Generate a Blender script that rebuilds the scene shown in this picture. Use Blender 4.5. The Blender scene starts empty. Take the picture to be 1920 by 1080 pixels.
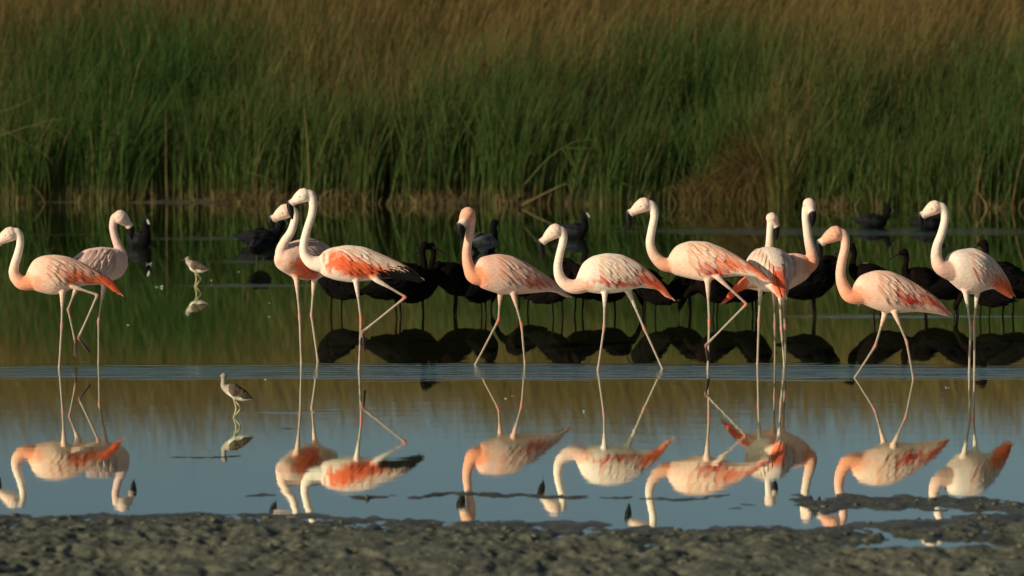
import bpy, bmesh, math, random
import numpy as np
from mathutils import Vector, Matrix

random.seed(7)
RNG = np.random.default_rng(7)
sc = bpy.context.scene
COL = sc.collection

# ------------------------------------------------------------------ camera
FPX = 7175.0                      # focal length in photo pixels (1920 wide)
CAM_H = 2.75
PITCH = math.atan(640.0 / FPX)
cam_data = bpy.data.cameras.new('camera')
cam = bpy.data.objects.new('camera', cam_data)
COL.objects.link(cam)
cam.location = (0, 0, CAM_H)
cam.rotation_euler = (math.pi / 2 - PITCH, 0, 0)
cam_data.sensor_fit = 'HORIZONTAL'
cam_data.sensor_width = 36.0
cam_data.lens = FPX / 1920.0 * 36.0
cam_data.clip_start = 0.1
cam_data.clip_end = 3000.0
cam_data.dof.use_dof = True
cam_data.dof.focus_distance = 25.0
cam_data.dof.aperture_fstop = 2.6
sc.camera = cam

# ------------------------------------------------------------------ sky and sun
SUN = Vector((-0.80, -0.52, 0.36)).normalized()
world = bpy.data.worlds.new('World')
sc.world = world
world.use_nodes = True
wn = world.node_tree.nodes
sky = wn.new('ShaderNodeTexSky')
sky.sky_type = 'NISHITA'
sky.sun_disc = False
sky.sun_elevation = math.asin(SUN.z)
sky.sun_rotation = math.atan2(SUN.x, SUN.y)
sky.altitude = 300.0
sky.air_density = 1.0
sky.dust_density = 1.3
sky.ozone_density = 1.0
world.node_tree.links.new(sky.outputs[0], wn['Background'].inputs[0])
wn['Background'].inputs[1].default_value = 0.048
sun_data = bpy.data.lights.new('sun', 'SUN')
sun_data.energy = 4.7
sun_data.angle = math.radians(0.6)
sun_data.color = (1.0, 0.85, 0.63)
sun = bpy.data.objects.new('sun', sun_data)
COL.objects.link(sun)
sun.location = (-30, -20, 20)
sun.rotation_euler = (-SUN).to_track_quat('-Z', 'Y').to_euler()

sc.view_settings.view_transform = 'Standard'
sc.view_settings.look = 'None'
sc.view_settings.exposure = 0.0
sc.view_settings.gamma = 1.0
sc.view_settings.use_curve_mapping = False
sc.cycles.max_bounces = 6
sc.cycles.diffuse_bounces = 2
sc.cycles.glossy_bounces = 3

# ------------------------------------------------------------------ where a photo pixel lies in the place
FW = Vector((0, math.cos(PITCH), -math.sin(PITCH)))
UP = Vector((0, math.sin(PITCH), math.cos(PITCH)))


def ray(x, y):
    return FW + Vector((1, 0, 0)) * ((x - 960.0) / FPX) + UP * ((540.0 - y) / FPX)


def ground(x, y, z=0.0):
    d = ray(x, y)
    t = (z - CAM_H) / d.z
    return Vector((d.x * t, d.y * t, z))


def at(x, y, Y):
    d = ray(x, y)
    t = Y / d.y
    return Vector((d.x * t, Y, CAM_H + d.z * t))


def to_px(P):
    P = np.asarray(P, float)
    q = P - np.array([0, 0, CAM_H])
    f = q @ np.array(FW)
    return 960 + FPX * q[:, 0] / f, 540 - FPX * (q @ np.array(UP)) / f


# ------------------------------------------------------------------ noise for building shapes
def _hash(ix, iy, seed):
    h = (ix.astype(np.int64) * 374761393 + iy.astype(np.int64) * 668265263 + seed * 1442695041) & 0xFFFFFFFF
    h = ((h ^ (h >> 13)) * 1274126177) & 0xFFFFFFFF
    return ((h ^ (h >> 16)) & 0xFFFF) / 65535.0


def vnoise(x, y, seed=0):
    x = np.asarray(x, float); y = np.asarray(y, float)
    ix = np.floor(x); iy = np.floor(y)
    fx = x - ix; fy = y - iy
    fx = fx * fx * (3 - 2 * fx); fy = fy * fy * (3 - 2 * fy)
    a = _hash(ix, iy, seed); b = _hash(ix + 1, iy, seed)
    c = _hash(ix, iy + 1, seed); d = _hash(ix + 1, iy + 1, seed)
    return (a + (b - a) * fx) * (1 - fy) + (c + (d - c) * fx) * fy


def fbm(x, y, seed=0, oct=4, gain=0.5):
    s = 0; amp = 1; tot = 0
    for o in range(oct):
        s = s + amp * vnoise(x * 2 ** o + 17.3 * o, y * 2 ** o - 9.1 * o, seed + o)
        tot += amp; amp *= gain
    return s / tot


def smooth(a, b, x):
    t = np.clip((np.asarray(x, float) - a) / (b - a), 0, 1)
    return t * t * (3 - 2 * t)


# ------------------------------------------------------------------ materials
def new_mat(name):
    m = bpy.data.materials.new(name)
    m.use_nodes = True
    nt = m.node_tree
    return m, nt, nt.nodes['Principled BSDF'], nt.nodes['Material Output']


def node(nt, kind, **kw):
    n = nt.nodes.new(kind)
    for k, v in kw.items():
        if k.startswith('i_'):
            n.inputs[int(k[2:])].default_value = v
        else:
            setattr(n, k, v)
    return n


def attr_mat(name, rough=0.8, spec=0.2, noise_scale=60.0, noise_amt=0.12, bump=0.3, stretch=(1, 1, 1), translucent=0.0, sheen=0.0):
    """colour from the mesh's own colour attribute, broken up by fine noise, with fine relief"""
    m, nt, bs, out = new_mat(name)
    L = nt.links.new
    a = node(nt, 'ShaderNodeVertexColor', layer_name='Col')
    tc = node(nt, 'ShaderNodeTexCoord')
    mp = node(nt, 'ShaderNodeMapping')
    mp.inputs['Scale'].default_value = stretch
    L(tc.outputs['Object'], mp.inputs['Vector'])
    nz = node(nt, 'ShaderNodeTexNoise')
    nz.inputs['Scale'].default_value = noise_scale
    nz.inputs['Detail'].default_value = 4
    L(mp.outputs[0], nz.inputs['Vector'])
    mr = node(nt, 'ShaderNodeMapRange')
    mr.inputs['From Min'].default_value = 0.3; mr.inputs['From Max'].default_value = 0.7
    mr.inputs['To Min'].default_value = 1 - noise_amt; mr.inputs['To Max'].default_value = 1 + noise_amt
    L(nz.outputs[0], mr.inputs[0])
    mx = node(nt, 'ShaderNodeVectorMath', operation='SCALE')
    L(a.outputs['Color'], mx.inputs[0]); L(mr.outputs[0], mx.inputs['Scale'])
    L(mx.outputs[0], bs.inputs['Base Color'])
    bs.inputs['Roughness'].default_value = rough
    bs.inputs['Specular IOR Level'].default_value = spec
    if sheen:
        bs.inputs['Sheen Weight'].default_value = sheen
        bs.inputs['Sheen Roughness'].default_value = 0.6
    if bump:
        b = node(nt, 'ShaderNodeBump')
        b.inputs['Strength'].default_value = bump
        b.inputs['Distance'].default_value = 0.01
        L(nz.outputs[0], b.inputs['Height']); L(b.outputs[0], bs.inputs['Normal'])
    if translucent:
        t = node(nt, 'ShaderNodeBsdfTranslucent')
        L(mx.outputs[0], t.inputs[0])
        ms = node(nt, 'ShaderNodeMixShader'); ms.inputs[0].default_value = translucent
        L(bs.outputs[0], ms.inputs[1]); L(t.outputs[0], ms.inputs[2]); L(ms.outputs[0], out.inputs[0])
    return m


M_PLUME = attr_mat('plumage', 0.85, 0.12, 55, 0.10, 0.35, (0.6, 1, 1.6), sheen=0.15)
M_FEATHER = attr_mat('feather', 0.8, 0.15, 90, 0.10, 0.2, (0.5, 1, 1.5), translucent=0.12)
M_BILL = attr_mat('bill_horn', 0.5, 0.12, 40, 0.06, 0.05)
M_DARKPLUME = attr_mat('dark_plumage', 0.8, 0.03, 60, 0.25, 0.35)
M_REED = attr_mat('reed_leaf', 0.7, 0.12, 3.0, 0.2, 0.0, translucent=0.42)
M_EYE = attr_mat('eye', 0.15, 0.6, 10, 0.0, 0.0)
M_STRAW = attr_mat('straw', 0.8, 0.15, 20.0, 0.3, 0.2)


def mud_material():
    m, nt, bs, out = new_mat('mud')
    L = nt.links.new
    g = node(nt, 'ShaderNodeNewGeometry')
    n1 = node(nt, 'ShaderNodeTexNoise'); n1.inputs['Scale'].default_value = 6.0; n1.inputs['Detail'].default_value = 7; n1.inputs['Roughness'].default_value = 0.65
    n2 = node(nt, 'ShaderNodeTexNoise'); n2.inputs['Scale'].default_value = 45.0; n2.inputs['Detail'].default_value = 5
    L(g.outputs['Position'], n1.inputs['Vector']); L(g.outputs['Position'], n2.inputs['Vector'])
    r1 = node(nt, 'ShaderNodeValToRGB')
    r1.color_ramp.elements[0].position = 0.3; r1.color_ramp.elements[0].color = (0.044, 0.050, 0.035, 1)
    r1.color_ramp.elements[1].position = 0.72; r1.color_ramp.elements[1].color = (0.170, 0.174, 0.122, 1)
    L(n1.outputs[0], r1.inputs[0])
    r2 = node(nt, 'ShaderNodeMapRange'); r2.inputs['From Min'].default_value = 0.3; r2.inputs['From Max'].default_value = 0.7
    r2.inputs['To Min'].default_value = 0.6; r2.inputs['To Max'].default_value = 1.3
    L(n2.outputs[0], r2.inputs[0])
    # soaked mud just above the waterline is darker and shinier
    sx = node(nt, 'ShaderNodeSeparateXYZ'); L(g.outputs['Position'], sx.inputs[0])
    wet = node(nt, 'ShaderNodeMapRange'); wet.interpolation_type = 'SMOOTHSTEP'
    wet.inputs['From Min'].default_value = 0.0; wet.inputs['From Max'].default_value = 0.03
    wet.inputs['To Min'].default_value = 0.55; wet.inputs['To Max'].default_value = 1.0
    L(sx.outputs[2], wet.inputs[0])
    mm = node(nt, 'ShaderNodeMath', operation='MULTIPLY'); L(r2.outputs[0], mm.inputs[0]); L(wet.outputs[0], mm.inputs[1])
    mx = node(nt, 'ShaderNodeVectorMath', operation='SCALE')
    L(r1.outputs[0], mx.inputs[0]); L(mm.outputs[0], mx.inputs['Scale'])
    L(mx.outputs[0], bs.inputs['Base Color'])
    ro = node(nt, 'ShaderNodeMapRange'); ro.inputs['From Min'].default_value = 0.0; ro.inputs['From Max'].default_value = 0.03
    ro.inputs['To Min'].default_value = 0.30; ro.inputs['To Max'].default_value = 0.85
    L(sx.outputs[2], ro.inputs[0]); L(ro.outputs[0], bs.inputs['Roughness'])
    bs.inputs['Specular IOR Level'].default_value = 0.3
    b = node(nt, 'ShaderNodeBump'); b.inputs['Strength'].default_value = 0.6; b.inputs['Distance'].default_value = 0.012
    L(n2.outputs[0], b.inputs['Height']); L(b.outputs[0], bs.inputs['Normal'])
    return m


def soil_material():
    m, nt, bs, out = new_mat('bank_soil')
    L = nt.links.new
    g = node(nt, 'ShaderNodeNewGeometry')
    n1 = node(nt, 'ShaderNodeTexNoise'); n1.inputs['Scale'].default_value = 3.0; n1.inputs['Detail'].default_value = 6
    L(g.outputs['Position'], n1.inputs['Vector'])
    r1 = node(nt, 'ShaderNodeValToRGB')
    r1.color_ramp.elements[0].position = 0.35; r1.color_ramp.elements[0].color = (0.018, 0.014, 0.008, 1)
    r1.color_ramp.elements[1].position = 0.7; r1.color_ramp.elements[1].color = (0.06, 0.05, 0.025, 1)
    L(n1.outputs[0], r1.inputs[0]); L(r1.outputs[0], bs.inputs['Base Color'])
    bs.inputs['Roughness'].default_value = 0.95
    return m


M_MUD = mud_material()
M_SOIL = soil_material()

# patches of wind- and bird-stirred ripple on the still pond: px centre x, y, half-length px, half-depth px, strength
RIPPLES = [(960, 697, 1700, 15, 1.0), (1620, 434, 480, 8, 2.4), (385, 447, 130, 4, 1.3), (465, 535, 170, 3, 0.9),
           (480, 491, 90, 3, 0.9), (1690, 593, 260, 4, 0.9), (1150, 425, 180, 3, 1.0), (560, 773, 70, 3, 0.4), (150, 440, 150, 2.5, 0.9)]


def water_material():
    m, nt, bs, out = new_mat('pond_water')
    L = nt.links.new
    g = node(nt, 'ShaderNodeNewGeometry')

    def noise(scale, detail, stretch):
        mp = node(nt, 'ShaderNodeMapping'); mp.inputs['Scale'].default_value = stretch
        L(g.outputs['Position'], mp.inputs['Vector'])
        n = node(nt, 'ShaderNodeTexNoise'); n.inputs['Scale'].default_value = scale; n.inputs['Detail'].default_value = detail
        L(mp.outputs[0], n.inputs['Vector'])
        return n.outputs[0]
    wob = noise(1.0, 4, (0.8, 5.5, 1))
    total = None
    for (x, y, rx, ry, s) in RIPPLES:
        c = ground(x, y); e = ground(x + rx, y); f = ground(x, y - ry); f2 = ground(x, y + ry)
        hx = e.x - c.x; hy = (f.y - f2.y) / 2
        sub = node(nt, 'ShaderNodeVectorMath', operation='SUBTRACT'); sub.inputs[1].default_value = (c.x, (f.y + f2.y) / 2, 0)
        L(g.outputs['Position'], sub.inputs[0])
        mul = node(nt, 'ShaderNodeVectorMath', operation='MULTIPLY'); mul.inputs[1].default_value = (1 / hx, 1 / hy, 0)
        L(sub.outputs[0], mul.inputs[0])
        ln = node(nt, 'ShaderNodeVectorMath', operation='LENGTH'); L(mul.outputs[0], ln.inputs[0])
        add = node(nt, 'ShaderNodeMath', operation='MULTIPLY_ADD'); add.inputs[1].default_value = 1.3; L(wob, add.inputs[0])
        L(ln.outputs['Value'], add.inputs[2])
        mr = node(nt, 'ShaderNodeMapRange'); mr.interpolation_type = 'SMOOTHSTEP'
        mr.inputs['From Min'].default_value = 1.10; mr.inputs['From Max'].default_value = 1.85
        mr.inputs['To Min'].default_value = s; mr.inputs['To Max'].default_value = 0.0
        L(add.outputs[0], mr.inputs[0])
        if total is None:
            total = mr.outputs[0]
        else:
            mxn = node(nt, 'ShaderNodeMath', operation='MAXIMUM'); L(total, mxn.inputs[0]); L(mr.outputs[0], mxn.inputs[1])
            total = mxn.outputs[0]
    streak = noise(1.0, 3, (0.45, 16.0, 1))
    sm = node(nt, 'ShaderNodeMapRange'); sm.inputs['From Min'].default_value = 0.34; sm.inputs['From Max'].default_value = 0.58
    sm.inputs['To Min'].default_value = 0.12; sm.inputs['To Max'].default_value = 1.0
    L(streak, sm.inputs[0])
    tm = node(nt, 'ShaderNodeMath', operation='MULTIPLY'); L(total, tm.inputs[0]); L(sm.outputs[0], tm.inputs[1])
    total = tm.outputs[0]
    rip = noise(1.0, 3, (3.5, 26.0, 1))
    calm = noise(1.0, 2, (1.6, 5.0, 1))
    a = node(nt, 'ShaderNodeMath', operation='MULTIPLY'); L(rip, a.inputs[0])
    amp = node(nt, 'ShaderNodeMapRange'); amp.inputs['To Min'].default_value = 0.010; amp.inputs['To Max'].default_value = 0.60
    amp.clamp = False
    L(total, amp.inputs[0]); L(amp.outputs[0], a.inputs[1])
    b2 = node(nt, 'ShaderNodeMath', operation='MULTIPLY_ADD'); b2.inputs[1].default_value = 0.045
    L(calm, b2.inputs[0]); L(a.outputs[0], b2.inputs[2])
    bump = node(nt, 'ShaderNodeBump'); bump.inputs['Strength'].default_value = 1.0; bump.inputs['Distance'].default_value = 0.006
    L(b2.outputs[0], bump.inputs['Height'])
    fr = node(nt, 'ShaderNodeFresnel'); fr.inputs['IOR'].default_value = 1.4
    L(bump.outputs[0], fr.inputs['Normal'])
    pw = node(nt, 'ShaderNodeMath', operation='POWER'); pw.inputs[1].default_value = 0.18
    L(fr.outputs[0], pw.inputs[0])
    gl = node(nt, 'ShaderNodeBsdfGlossy'); gl.inputs['Color'].default_value = (0.90, 0.98, 0.91, 1)
    ro = node(nt, 'ShaderNodeMapRange'); ro.inputs['To Min'].default_value = 0.022; ro.inputs['To Max'].default_value = 0.10
    L(total, ro.inputs[0]); L(ro.outputs[0], gl.inputs['Roughness']); L(bump.outputs[0], gl.inputs['Normal'])
    df = node(nt, 'ShaderNodeBsdfDiffuse'); df.inputs['Color'].default_value = (0.035, 0.045, 0.015, 1)
    ms = node(nt, 'ShaderNodeMixShader')
    L(pw.outputs[0], ms.inputs[0]); L(df.outputs[0], ms.inputs[1]); L(gl.outputs[0], ms.inputs[2])
    L(ms.outputs[0], out.inputs[0])
    nt.nodes.remove(bs)
    return m


M_WATER = water_material()


# ------------------------------------------------------------------ mesh helpers
def mesh_from(name, V, F, col=None, mat=None, smooth_shade=True):
    V = np.asarray(V, np.float32)
    me = bpy.data.meshes.new(name)
    if isinstance(F, np.ndarray):
        k = F.shape[1]; n = len(F)
        me.vertices.add(len(V)); me.vertices.foreach_set('co', V.ravel())
        me.loops.add(n * k); me.loops.foreach_set('vertex_index', F.ravel().astype(np.int32))
        me.polygons.add(n); me.polygons.foreach_set('loop_start', np.arange(0, n * k, k, dtype=np.int32))
        me.update(calc_edges=True)
    else:
        me.from_pydata([tuple(v) for v in V], [], F)
    if col is not None:
        set_col(me, col)
    if smooth_shade:
        me.polygons.foreach_set('use_smooth', np.ones(len(me.polygons), bool))
    if mat:
        me.materials.append(mat)
    me.validate()
    return me


def set_col(me, col):
    ca = me.color_attributes.new('Col', 'FLOAT_COLOR', 'POINT')
    c = np.ones((len(me.vertices), 4), np.float32)
    c[:, :3] = col
    ca.data.foreach_set('color', c.ravel())


def obj(name, me, parent=None, **props):
    o = bpy.data.objects.new(name, me)
    COL.objects.link(o)
    if parent:
        o.parent = parent
    for k, v in props.items():
        o[k] = v
    return o


def catmull(P, n):
    """P: (k,d) control points -> n samples on a Catmull-Rom curve"""
    P = np.asarray(P, float)
    k = len(P)
    Q = np.vstack([2 * P[0] - P[1], P, 2 * P[-1] - P[-2]])
    out = []
    for u in np.linspace(0, k - 1, n):
        i = min(int(u), k - 2); t = u - i
        p0, p1, p2, p3 = Q[i], Q[i + 1], Q[i + 2], Q[i + 3]
        out.append(0.5 * ((2 * p1) + (p2 - p0) * t + (2 * p0 - 5 * p1 + 4 * p2 - p3) * t * t + (3 * p1 - p0 - 3 * p2 + p3) * t ** 3))
    return np.array(out)


def tube(P, R, seg=12, flat=1.0, flat_dir=None):
    """closed tube with rounded ends along samples P (n,3) and radii R; returns verts, faces"""
    P = np.asarray(P, float); R = np.asarray(R, float)
    d0 = P[0] - P[1]; d0 /= np.linalg.norm(d0) + 1e-9
    d1 = P[-1] - P[-2]; d1 /= np.linalg.norm(d1) + 1e-9
    P = np.vstack([P[0] + d0 * R[0] * 0.9, P[0] + d0 * R[0] * 0.6, P, P[-1] + d1 * R[-1] * 0.6, P[-1] + d1 * R[-1] * 0.9])
    R = np.concatenate([[R[0] * 0.4, R[0] * 0.8], R, [R[-1] * 0.8, R[-1] * 0.4]])
    n = len(P)
    T = np.gradient(P, axis=0); T /= np.linalg.norm(T, axis=1)[:, None] + 1e-9
    nrm = np.cross(T[0], (0, 1, 0) if flat_dir is None else flat_dir)
    if np.linalg.norm(nrm) < 1e-3:
        nrm = np.cross(T[0], (1, 0, 0))
    nrm /= np.linalg.norm(nrm)
    V = []
    ang = np.linspace(0, 2 * np.pi, seg, endpoint=False)
    for i in range(n):
        nrm = nrm - T[i] * np.dot(nrm, T[i]); nrm /= np.linalg.norm(nrm) + 1e-9
        bi = np.cross(T[i], nrm)
        V.append(P[i] + R[i] * (np.cos(ang)[:, None] * nrm + flat * np.sin(ang)[:, None] * bi))
    V = np.vstack(V)
    F = []
    for i in range(n - 1):
        for j in range(seg):
            k = (j + 1) % seg
            F.append((i * seg + j, i * seg + k, (i + 1) * seg + k, (i + 1) * seg + j))
    F.append(tuple(range(seg - 1, -1, -1)))
    F.append(tuple((n - 1) * seg + j for j in range(seg)))
    return V, F


def join(parts):
    V = []; F = []; o = 0
    for v, f in parts:
        V.append(np.asarray(v)); F += [tuple(i + o for i in q) for q in f]; o += len(v)
    return np.vstack(V), F


def fuse(V, F, voxel):
    """one continuous skin round overlapping closed shapes"""
    me = mesh_from('tmp', V, F)
    o = bpy.data.objects.new('tmp', me); COL.objects.link(o)
    md = o.modifiers.new('r', 'REMESH'); md.mode = 'VOXEL'; md.voxel_size = voxel; md.adaptivity = 0.0
    dg = bpy.context.evaluated_depsgraph_get()
    res = bpy.data.meshes.new_from_object(o.evaluated_get(dg))
    bpy.data.objects.remove(o); bpy.data.meshes.remove(me)
    return res


def relax(me, w, it):
    n = len(me.vertices)
    co = np.empty(n * 3, np.float32); me.vertices.foreach_get('co', co); co = co.reshape(-1, 3).astype(float)
    e = np.empty(len(me.edges) * 2, np.int32); me.edges.foreach_get('vertices', e); e = e.reshape(-1, 2)
    deg = np.bincount(e.ravel(), minlength=n).astype(float)[:, None] + 1e-9
    for k in range(it):
        s = np.zeros_like(co)
        for a in range(3):
            s[:, a] = np.bincount(e[:, 0], co[e[:, 1], a], n) + np.bincount(e[:, 1], co[e[:, 0], a], n)
        lam = 0.6 if k % 2 == 0 else -0.55
        co = co + lam * w[:, None] * (s / deg - co)
    me.vertices.foreach_set('co', co.astype(np.float32).ravel()); me.update()
    return co


# ------------------------------------------------------------------ the ground
def grid_mesh(name, xs, ys, zf, mat):
    X, Y = np.meshgrid(xs, ys)
    Z = zf(X, Y)
    V = np.stack([X, Y, Z], -1).reshape(-1, 3)
    nx, ny = len(xs), len(ys)
    i = np.arange(ny - 1)[:, None] * nx + np.arange(nx - 1)[None, :]
    F = np.stack([i, i + 1, i + 1 + nx, i + nx], -1).reshape(-1, 4)
    return mesh_from(name, V, F, None, mat)


def px_X(x, Y):
    return (x - 960) / FPX * Y * 1.005


EDGE = [(-400, 966), (0, 966), (200, 968), (400, 962), (640, 966), (800, 972), (960, 980), (1200, 985), (1400, 984), (1560, 985), (1700, 980), (1800, 972), (1920, 966), (2400, 960)]
EX = np.array([ground(x, y).x for x, y in EDGE]); EYv = np.array([ground(x, y).y for x, y in EDGE])
# low bars of mud that break the surface: px x0, x1, y, half-depth px, crest height in m
BARS = [(1440, 2500, 946, 19, 0.0042), (590, 1430, 931, 4.5, 0.0034), (400, 570, 929, 4.5, 0.0034), (240, 510, 857, 1.8, 0.0022),
        (370, 640, 803, 1.5, 0.0012), (1300, 1480, 944, 4, 0.0022), (1270, 1460, 955, 3, 0.0016), (0, 330, 768, 1.5, 0.0008), (1480, 1700, 952, 3, 0.003)]


def mud_z(X, Y):
    edge = np.interp(X, EX, EYv) + 0.22 * (fbm(X * 2.3, X * 0 + 3.1, 5, 3) - 0.5)
    base = np.clip((edge - Y) * 0.045, -0.10, 0.050)
    nz = fbm(X * 2.2, Y * 1.6, 11, 3, 0.5) - 0.5
    clod = fbm(X * 6.5 + 1.5 * nz, Y * 4.5, 21, 4, 0.62) - 0.5
    bil = np.abs(fbm(X * 12.0 + 3 * nz, Y * 6.0, 23, 3) - 0.5) * 2
    fine = fbm(X * 28, Y * 18, 31, 2) - 0.5
    amp = 0.22 + 0.78 * smooth(0.0, 0.45, edge - Y)
    amp = amp * (0.45 + 1.1 * smooth(0.3, 0.65, fbm(X * 1.7, Y * 1.3, 37, 2)))
    z = base + 0.014 * nz + amp * (0.024 * clod + 0.016 * (0.26 - bil) + 0.010 * fine)
    pit = smooth(0.60, 0.70, fbm(X * 6.0, Y * 4.0, 57, 3, 0.6)) + 0.7 * smooth(0.64, 0.72, fbm(X * 13.0, Y * 8.0, 59, 2))
    z = z - 0.016 * pit * smooth(0.0, 0.3, edge - Y)
    under = smooth(0.15, 0.5, Y - edge)
    z = z * (1 - under) + under * (-0.05 + 0.012 * nz)
    for (x0, x1, y, hy, h) in BARS:
        c = ground((x0 + x1) / 2, y); f = ground(960, y - hy); f2 = ground(960, y + hy)
        w = (f.y - f2.y) / 2
        a = px_X(x0, c.y); b = px_X(x1, c.y)
        m = smooth(a - 0.05, a + 0.25, X) * (1 - smooth(b - 0.25, b + 0.05, X))
        yy = c.y + 0.8 * w * 2 * (fbm(X * 3.5, X * 0 + y, 41, 3) - 0.5) * 2
        g = np.exp(-((Y - yy) / w) ** 2)
        rough = 4.5 * (fbm(X * 7, Y * 7, 43, 4, 0.65) - 0.44) + 2.2 * fine + (0.9 if h > 0.004 else 0.35 if h > 0.003 else 0.0)
        z = np.maximum(z, -0.02 + m * (0.02 * np.minimum(g * 1.25, 1) + h * 1.6 * rough * g))
    # shallow pools in the mud
    for (x, y, rx, ry) in [(1760, 1026, 150, 9), (1120, 1040, 60, 5), (250, 1058, 90, 5)]:
        c = ground(x, y); w = (ground(x, y - ry).y - ground(x, y + ry).y) / 2; hx = px_X(rx + 960, c.y)
        q = ((X - c.x) / hx) ** 2 + ((Y - c.y) / w) ** 2 + 1.2 * (fbm(X * 5, Y * 5, 51, 3) - 0.5)
        z = z - (0.085 * np.exp(-q * 0.8))
    return z


xs = np.arange(-4.2, 4.2, 0.0125)
ys = np.concatenate([np.arange(14.6, 19.6, 0.0155), np.arange(19.6, 22.3, 0.03)])
o = obj('mud_foreshore', grid_mesh('mud_foreshore', xs, ys, mud_z, M_MUD), kind='structure')


def mud_clods():
    """crumbs and clods lying on the foreshore"""
    n = 3000
    X = RNG.uniform(-4, 4, n); Y = RNG.uniform(15.0, 19.2, n)
    Z = mud_z(X, Y)
    k = (Z > 0.004) & (RNG.random(n) < 0.25 + 1.3 * smooth(0.4, 0.65, fbm(X * 3, Y * 2, 77, 3)))
    X, Y, Z = X[k], Y[k], Z[k]; n = len(X)
    bm = bmesh.new(); bmesh.ops.create_icosphere(bm, subdivisions=1, radius=1.0)
    base = np.array([v.co[:] for v in bm.verts]); tri = np.array([[v.index for v in f.verts] for f in bm.faces]); bm.free()
    r = 0.004 + 0.012 * RNG.random(n) ** 3
    sx = r * RNG.uniform(1.0, 2.2, n); sy = r * RNG.uniform(0.8, 1.6, n); sz = r * RNG.uniform(0.5, 0.9, n)
    J = base[None] * RNG.uniform(0.65, 1.25, (n, len(base), 1))
    V = J * np.stack([sx, sy, sz], -1)[:, None, :] + np.stack([X, Y, Z + sz * 0.25], -1)[:, None, :]
    F = (tri[None] + (np.arange(n) * len(base))[:, None, None]).reshape(-1, 3)
    obj('mud_clods', mesh_from('mud_clods', V.reshape(-1, 3), F, None, M_MUD, False), kind='stuff', label='small clods of mud strewn over the near shore', category='mud')


mud_clods()


def near_z(X, Y):
    inside = (np.abs(X) < 4.15) & (Y > 14.7)
    return np.where(inside, -0.25, np.where(Y < 14.7, 0.03 + 0.05 * (fbm(X * 2, Y * 2, 61, 3) - 0.5), -0.02 + np.clip((18.4 - Y) * 0.06, -0.15, 0.06)))


obj('mud_flat', grid_mesh('mud_flat', np.linspace(-30, 30, 241), np.linspace(-6, 20.6, 110), near_z, M_MUD), kind='structure')


def front_y(X):
    """where the reeds meet the pond"""
    return 41.05 + 0.5 * (vnoise(X * 0.55, X * 0, 71) - 0.5) + 0.25 * (vnoise(X * 2.1, X * 0, 72) - 0.5) - 0.5 * smooth(2.55, 2.9, X)


def bed_z(X, Y):
    f = np.interp(Y, [-3000, 30, 39.5, 41.2, 44, 48, 52.5, 70, 400, 3000], [-0.4, -0.4, -0.30, 0.0, 0.35, 1.15, 2.1, 2.4, 2.8, 2.8])
    return f + 0.08 * (fbm(X * 0.8, Y * 0.8, 81, 3) - 0.5) * (Y > 40.8)


gx = np.concatenate([[-1500, -300, -80], np.linspace(-30, 30, 121), [80, 300, 1500]])
gy = np.concatenate([[-1500, -200, -40, 10, 30], np.linspace(38, 60, 89), [80, 150, 400, 1500]])
obj('ground', grid_mesh('ground', gx, gy, bed_z, M_SOIL), kind='structure')
wx = 1500.0
obj('water', mesh_from('water', [(-wx, -wx, 0), (wx, -wx, 0), (wx, 60, 0), (-wx, 60, 0)], [(0, 1, 2, 3)], None, M_WATER, False), kind='structure')


# ------------------------------------------------------------------ reeds
def blades(bx, by, bz, h, w, lean_x, lean_y, droop, face, cols, seg=4):
    """flat tapering leaves; cols: (n, seg+1, 3)"""
    n = len(bx)
    t = np.linspace(0, 1, seg + 1)
    s = t[None, :]
    cx = bx[:, None] + lean_x[:, None] * (0.35 * s + 0.65 * s ** 2.2) * h[:, None]
    cy = by[:, None] + lean_y[:, None] * (0.35 * s + 0.65 * s ** 2.2) * h[:, None]
    cz = bz[:, None] + h[:, None] * (s - droop[:, None] * s ** 3.5)
    ww = w[:, None] * (0.75 + 0.5 * s - 1.15 * s ** 3) * 0.5
    dx = np.cos(face)[:, None] * ww; dy = np.sin(face)[:, None] * ww
    A = np.stack([cx - dx, cy - dy, cz], -1); B = np.stack([cx + dx, cy + dy, cz], -1)
    V = np.stack([A, B], 2).reshape(-1, 3)
    C = np.repeat(cols[:, :, None, :], 2, 2).reshape(-1, 3)
    base = (np.arange(n) * (seg + 1) * 2)[:, None]
    k = np.arange(seg)[None, :] * 2
    F = np.stack([base + k, base + k + 1, base + k + 3, base + k + 2], -1).reshape(-1, 4)
    return V, F, C


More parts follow.
